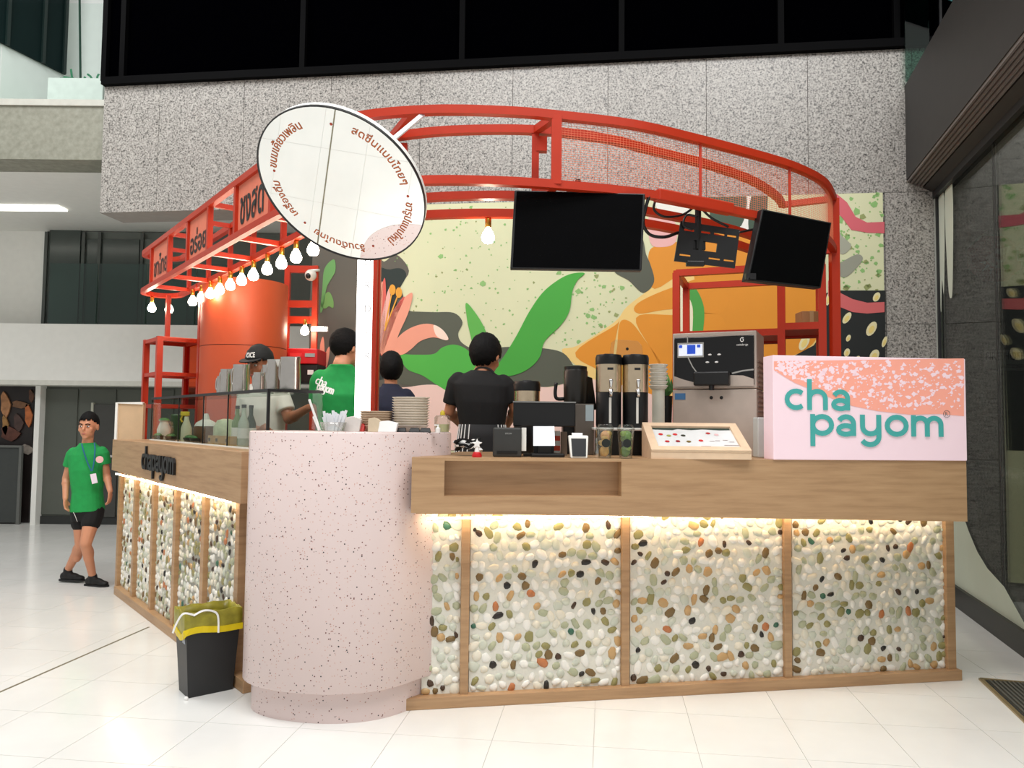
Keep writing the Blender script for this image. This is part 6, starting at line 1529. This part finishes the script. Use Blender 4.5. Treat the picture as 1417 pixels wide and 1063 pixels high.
# barista in black, seen from behind -----------------------------------
YB_ = 4.92
J = dict(head=at(672, 494, YB_ + .02), neck=at(667, 510, YB_), shL=at(699, 527, YB_), shR=at(632, 523, YB_), elL=at(713, 566, YB_ + .03), elR=at(622, 570, YB_ + .06), wrL=at(702, 588, YB_ + .2), wrR=at(640, 590, YB_ + .25), hipL=at(684, 626, YB_ + .02), hipR=at(650, 626, YB_ + .02))
legs(J, KG)
bm_, body, so_, Rh = person('barista in black shirt and striped apron with back turned behind the till', J, .99, (.05, 1, 0), (.45, 1, -.28), hu=(.08, .15, 1), shirt=BLACK_CLOTH, voxel=.010, ground=KG, base=V((J['anL'].x, J['anL'].y, KG)), sleeve=.75, hs=1.16)
hair(bm_, J['head'], Rh, 1.15, fringe=.03, nape=-.07, k_=1.15, side=-.002, seed=3, tall=1.08)
# apron strap and striped apron tie
ap = [at(u, v, YB_ - .10) for u, v in ((655, 513), (660, 508), (668, 507), (677, 509), (683, 514))]
MB().bar(cr([p + V((0, .06, -.004)) for p in ap], 4), .02, .012).build('apron_strap', BLACK, bm_)
AW = mat('apron_black', (24, 24, 26), .8)
pel = (J['hipL'] + J['hipR']) / 2
rows = []
for z, w, d in ((pel.z + .18, .150, .122), (pel.z + .10, .160, .128), (pel.z - .05, .182, .142), (pel.z - .30, .20, .15)): rows.append((V((pel.x, pel.y, z)), V((1, 0, 0)), V((0, 1, 0)), w, d))
am = MB(); loft(am, rows, 28); ap_o = am.build('apron', AW, bm_, smooth=True)
for k_ in range(28):
    a = 2 * math.pi * k_ / 28; c_, s_ = math.cos(a), math.sin(a)
    if -.35 < c_ < .55 and s_ < 0: continue
    pts = [V(c0_) + V((w * 1.008 * math.copysign(abs(c_) ** .8, c_), d * 1.008 * math.copysign(abs(s_) ** .8, s_), 0)) for c0_, _, _, w, d in rows]
    MB().bar(pts, .006, .002).build('stripe', PAPER, ap_o)
# man in green at the drum, seen from behind ----------------------------
YG = 4.62
J = dict(head=at(479, 482, YG + .05), neck=at(472, 501, YG), shL=at(503, 521, YG + .1), shR=at(441, 521, YG - .03), elL=at(515, 562, YG + .2), elR=at(440, 566, YG + .02), wrL=at(500, 580, YG + .3), wrR=at(462, 584, YG + .2), hipL=at(487, 612, YG + .06), hipR=at(453, 612, YG + .0))
legs(J, KG)
gm, body, so_, Rh = person('man in green logo shirt with back turned beside the light column', J, .98, (.45, 1, 0), (.75, 1, -.1), shirt=GREEN_SHIRT, voxel=.010, ground=KG, base=V((J['anL'].x, J['anL'].y, KG)), sleeve=.8, hs=1.0)
hair(gm, J['head'], Rh, .98, fringe=.03, nape=-.065, k_=1.12, side=.0, seed=4)
# printed logo lies on the back of the shirt: drop points onto the shirt surface
def drape(mb, obj, push):
    org = WL[obj.name]
    for i, p in enumerate(mb.v):
        d_ = (p - CAM).normalized(); dv = V((d_.x, d_.y, 0)).normalized()
        hit, loc, nor, idx = obj.ray_cast(p - org - dv * .4, dv)
        if hit: mb.v[i] = loc + org - dv * push
bpy.context.view_layer.update()
for word, u0, v0, u1, v1, xh in (('cha', 435.5, 530, 450, 536, .036), ('payom', 437.5, 539, 460, 546, .036)):
    o_, e_ = at(u0, v0, YG - .15), at(u1, v1, YG - .13); ex_ = (e_ - o_).normalized(); ey_ = (Z - ex_ * Z.dot(ex_)).normalized()
    mb = MB(); logo(mb, word, frame(o_, ex_, ey_, V((0, -1, 0))), xh, (e_ - o_).length, 0.0, .22); drape(mb, so_, .004); mb.build('shirt_print', PAPER, gm)
# man in black cap behind the glass case ---------------------------------
YC = 5.18
J = dict(head=at(358.5, 504, YC - .03), neck=at(362, 528, YC), shL=at(388, 542, YC - .05), shR=at(340, 543, YC + .05), elL=at(400, 580, YC - .1), elR=at(336, 590, YC - .02), wrL=at(428, 564, YC - .28), wrR=at(360, 596, YC - .25), hipL=at(384, 622, YC), hipR=at(352, 622, YC + .03))
legs(J, KG)
cm, body, so_, Rh = person('man in black cap and white shirt behind the glass display case', J, 1.0, (-.1, -1, 0), (-.35, -1, -.25), shirt=WHITE_CLOTH, skin=SKIN2, voxel=.010, ground=KG, base=V((J['anL'].x, J['anL'].y, KG)), sleeve=.7, hs=1.0)
face(cm, J['head'], Rh, 1.0)
capo = hair(cm, J['head'], Rh, 1.0, fringe=.038, nape=-.01, k_=1.13, side=.025, seed=5, tall=1.08, name='cap', m_=mat('cap_black', (20, 24, 26), .8))
def TH(x, y, z): return J['head'] + Rh @ V((x, y, z))
MB().prism(cr([TH(-.075, .065, .042), TH(-.06, .125, .034), TH(0, .15, .032), TH(.06, .125, .034), TH(.075, .065, .042), TH(0, .05, .045)], 4, True), Rh @ V((0, 0, .006))).build('cap_peak', MAT['cap_black'], cm)
mb = MB(); vv, ff = text_verts('VOICE', 0, 1.0, .02); x0_, x1_ = min(v.x for v in vv), max(v.x for v in vv)
for v in vv:
    a = (v.x - (x0_ + x1_) / 2) / (x1_ - x0_) * .95; zz = .060 + v.y * .045
    mb.v.append(TH(-math.sin(a) * .089 * math.sqrt(max(.05, 1 - ((zz - .028) / .11) ** 2)), -.012 + math.cos(a) * .113 * math.sqrt(max(.05, 1 - ((zz - .028) / .11) ** 2)), zz))
mb.f = list(ff); mb.build('cap_lettering', PAPER, cm)
# person in navy, seen from behind ----------------------------------------
YN = 5.55
J = dict(head=at(541, 512, YN), neck=at(541, 529, YN), shL=at(564, 545, YN), shR=at(520, 543, YN), elL=at(572, 585, YN + .05), elR=at(514, 583, YN + .08), wrL=at(560, 605, YN + .2), wrR=at(530, 603, YN + .22), hipL=at(555, 615, YN), hipR=at(529, 615, YN))
legs(J, KG)
nm_, body, so_, Rh = person('person in navy shirt with rounded black hair before the mural', J, .92, (-.1, 1, 0), (-.3, 1, -.1), shirt=NAVY, voxel=.011, ground=KG, base=V((J['anL'].x, J['anL'].y, KG)), sleeve=.75, hs=1.0)
hair(nm_, J['head'], Rh, .95, fringe=.02, nape=-.10, k_=1.2, side=-.06, seed=6, tall=1.12)
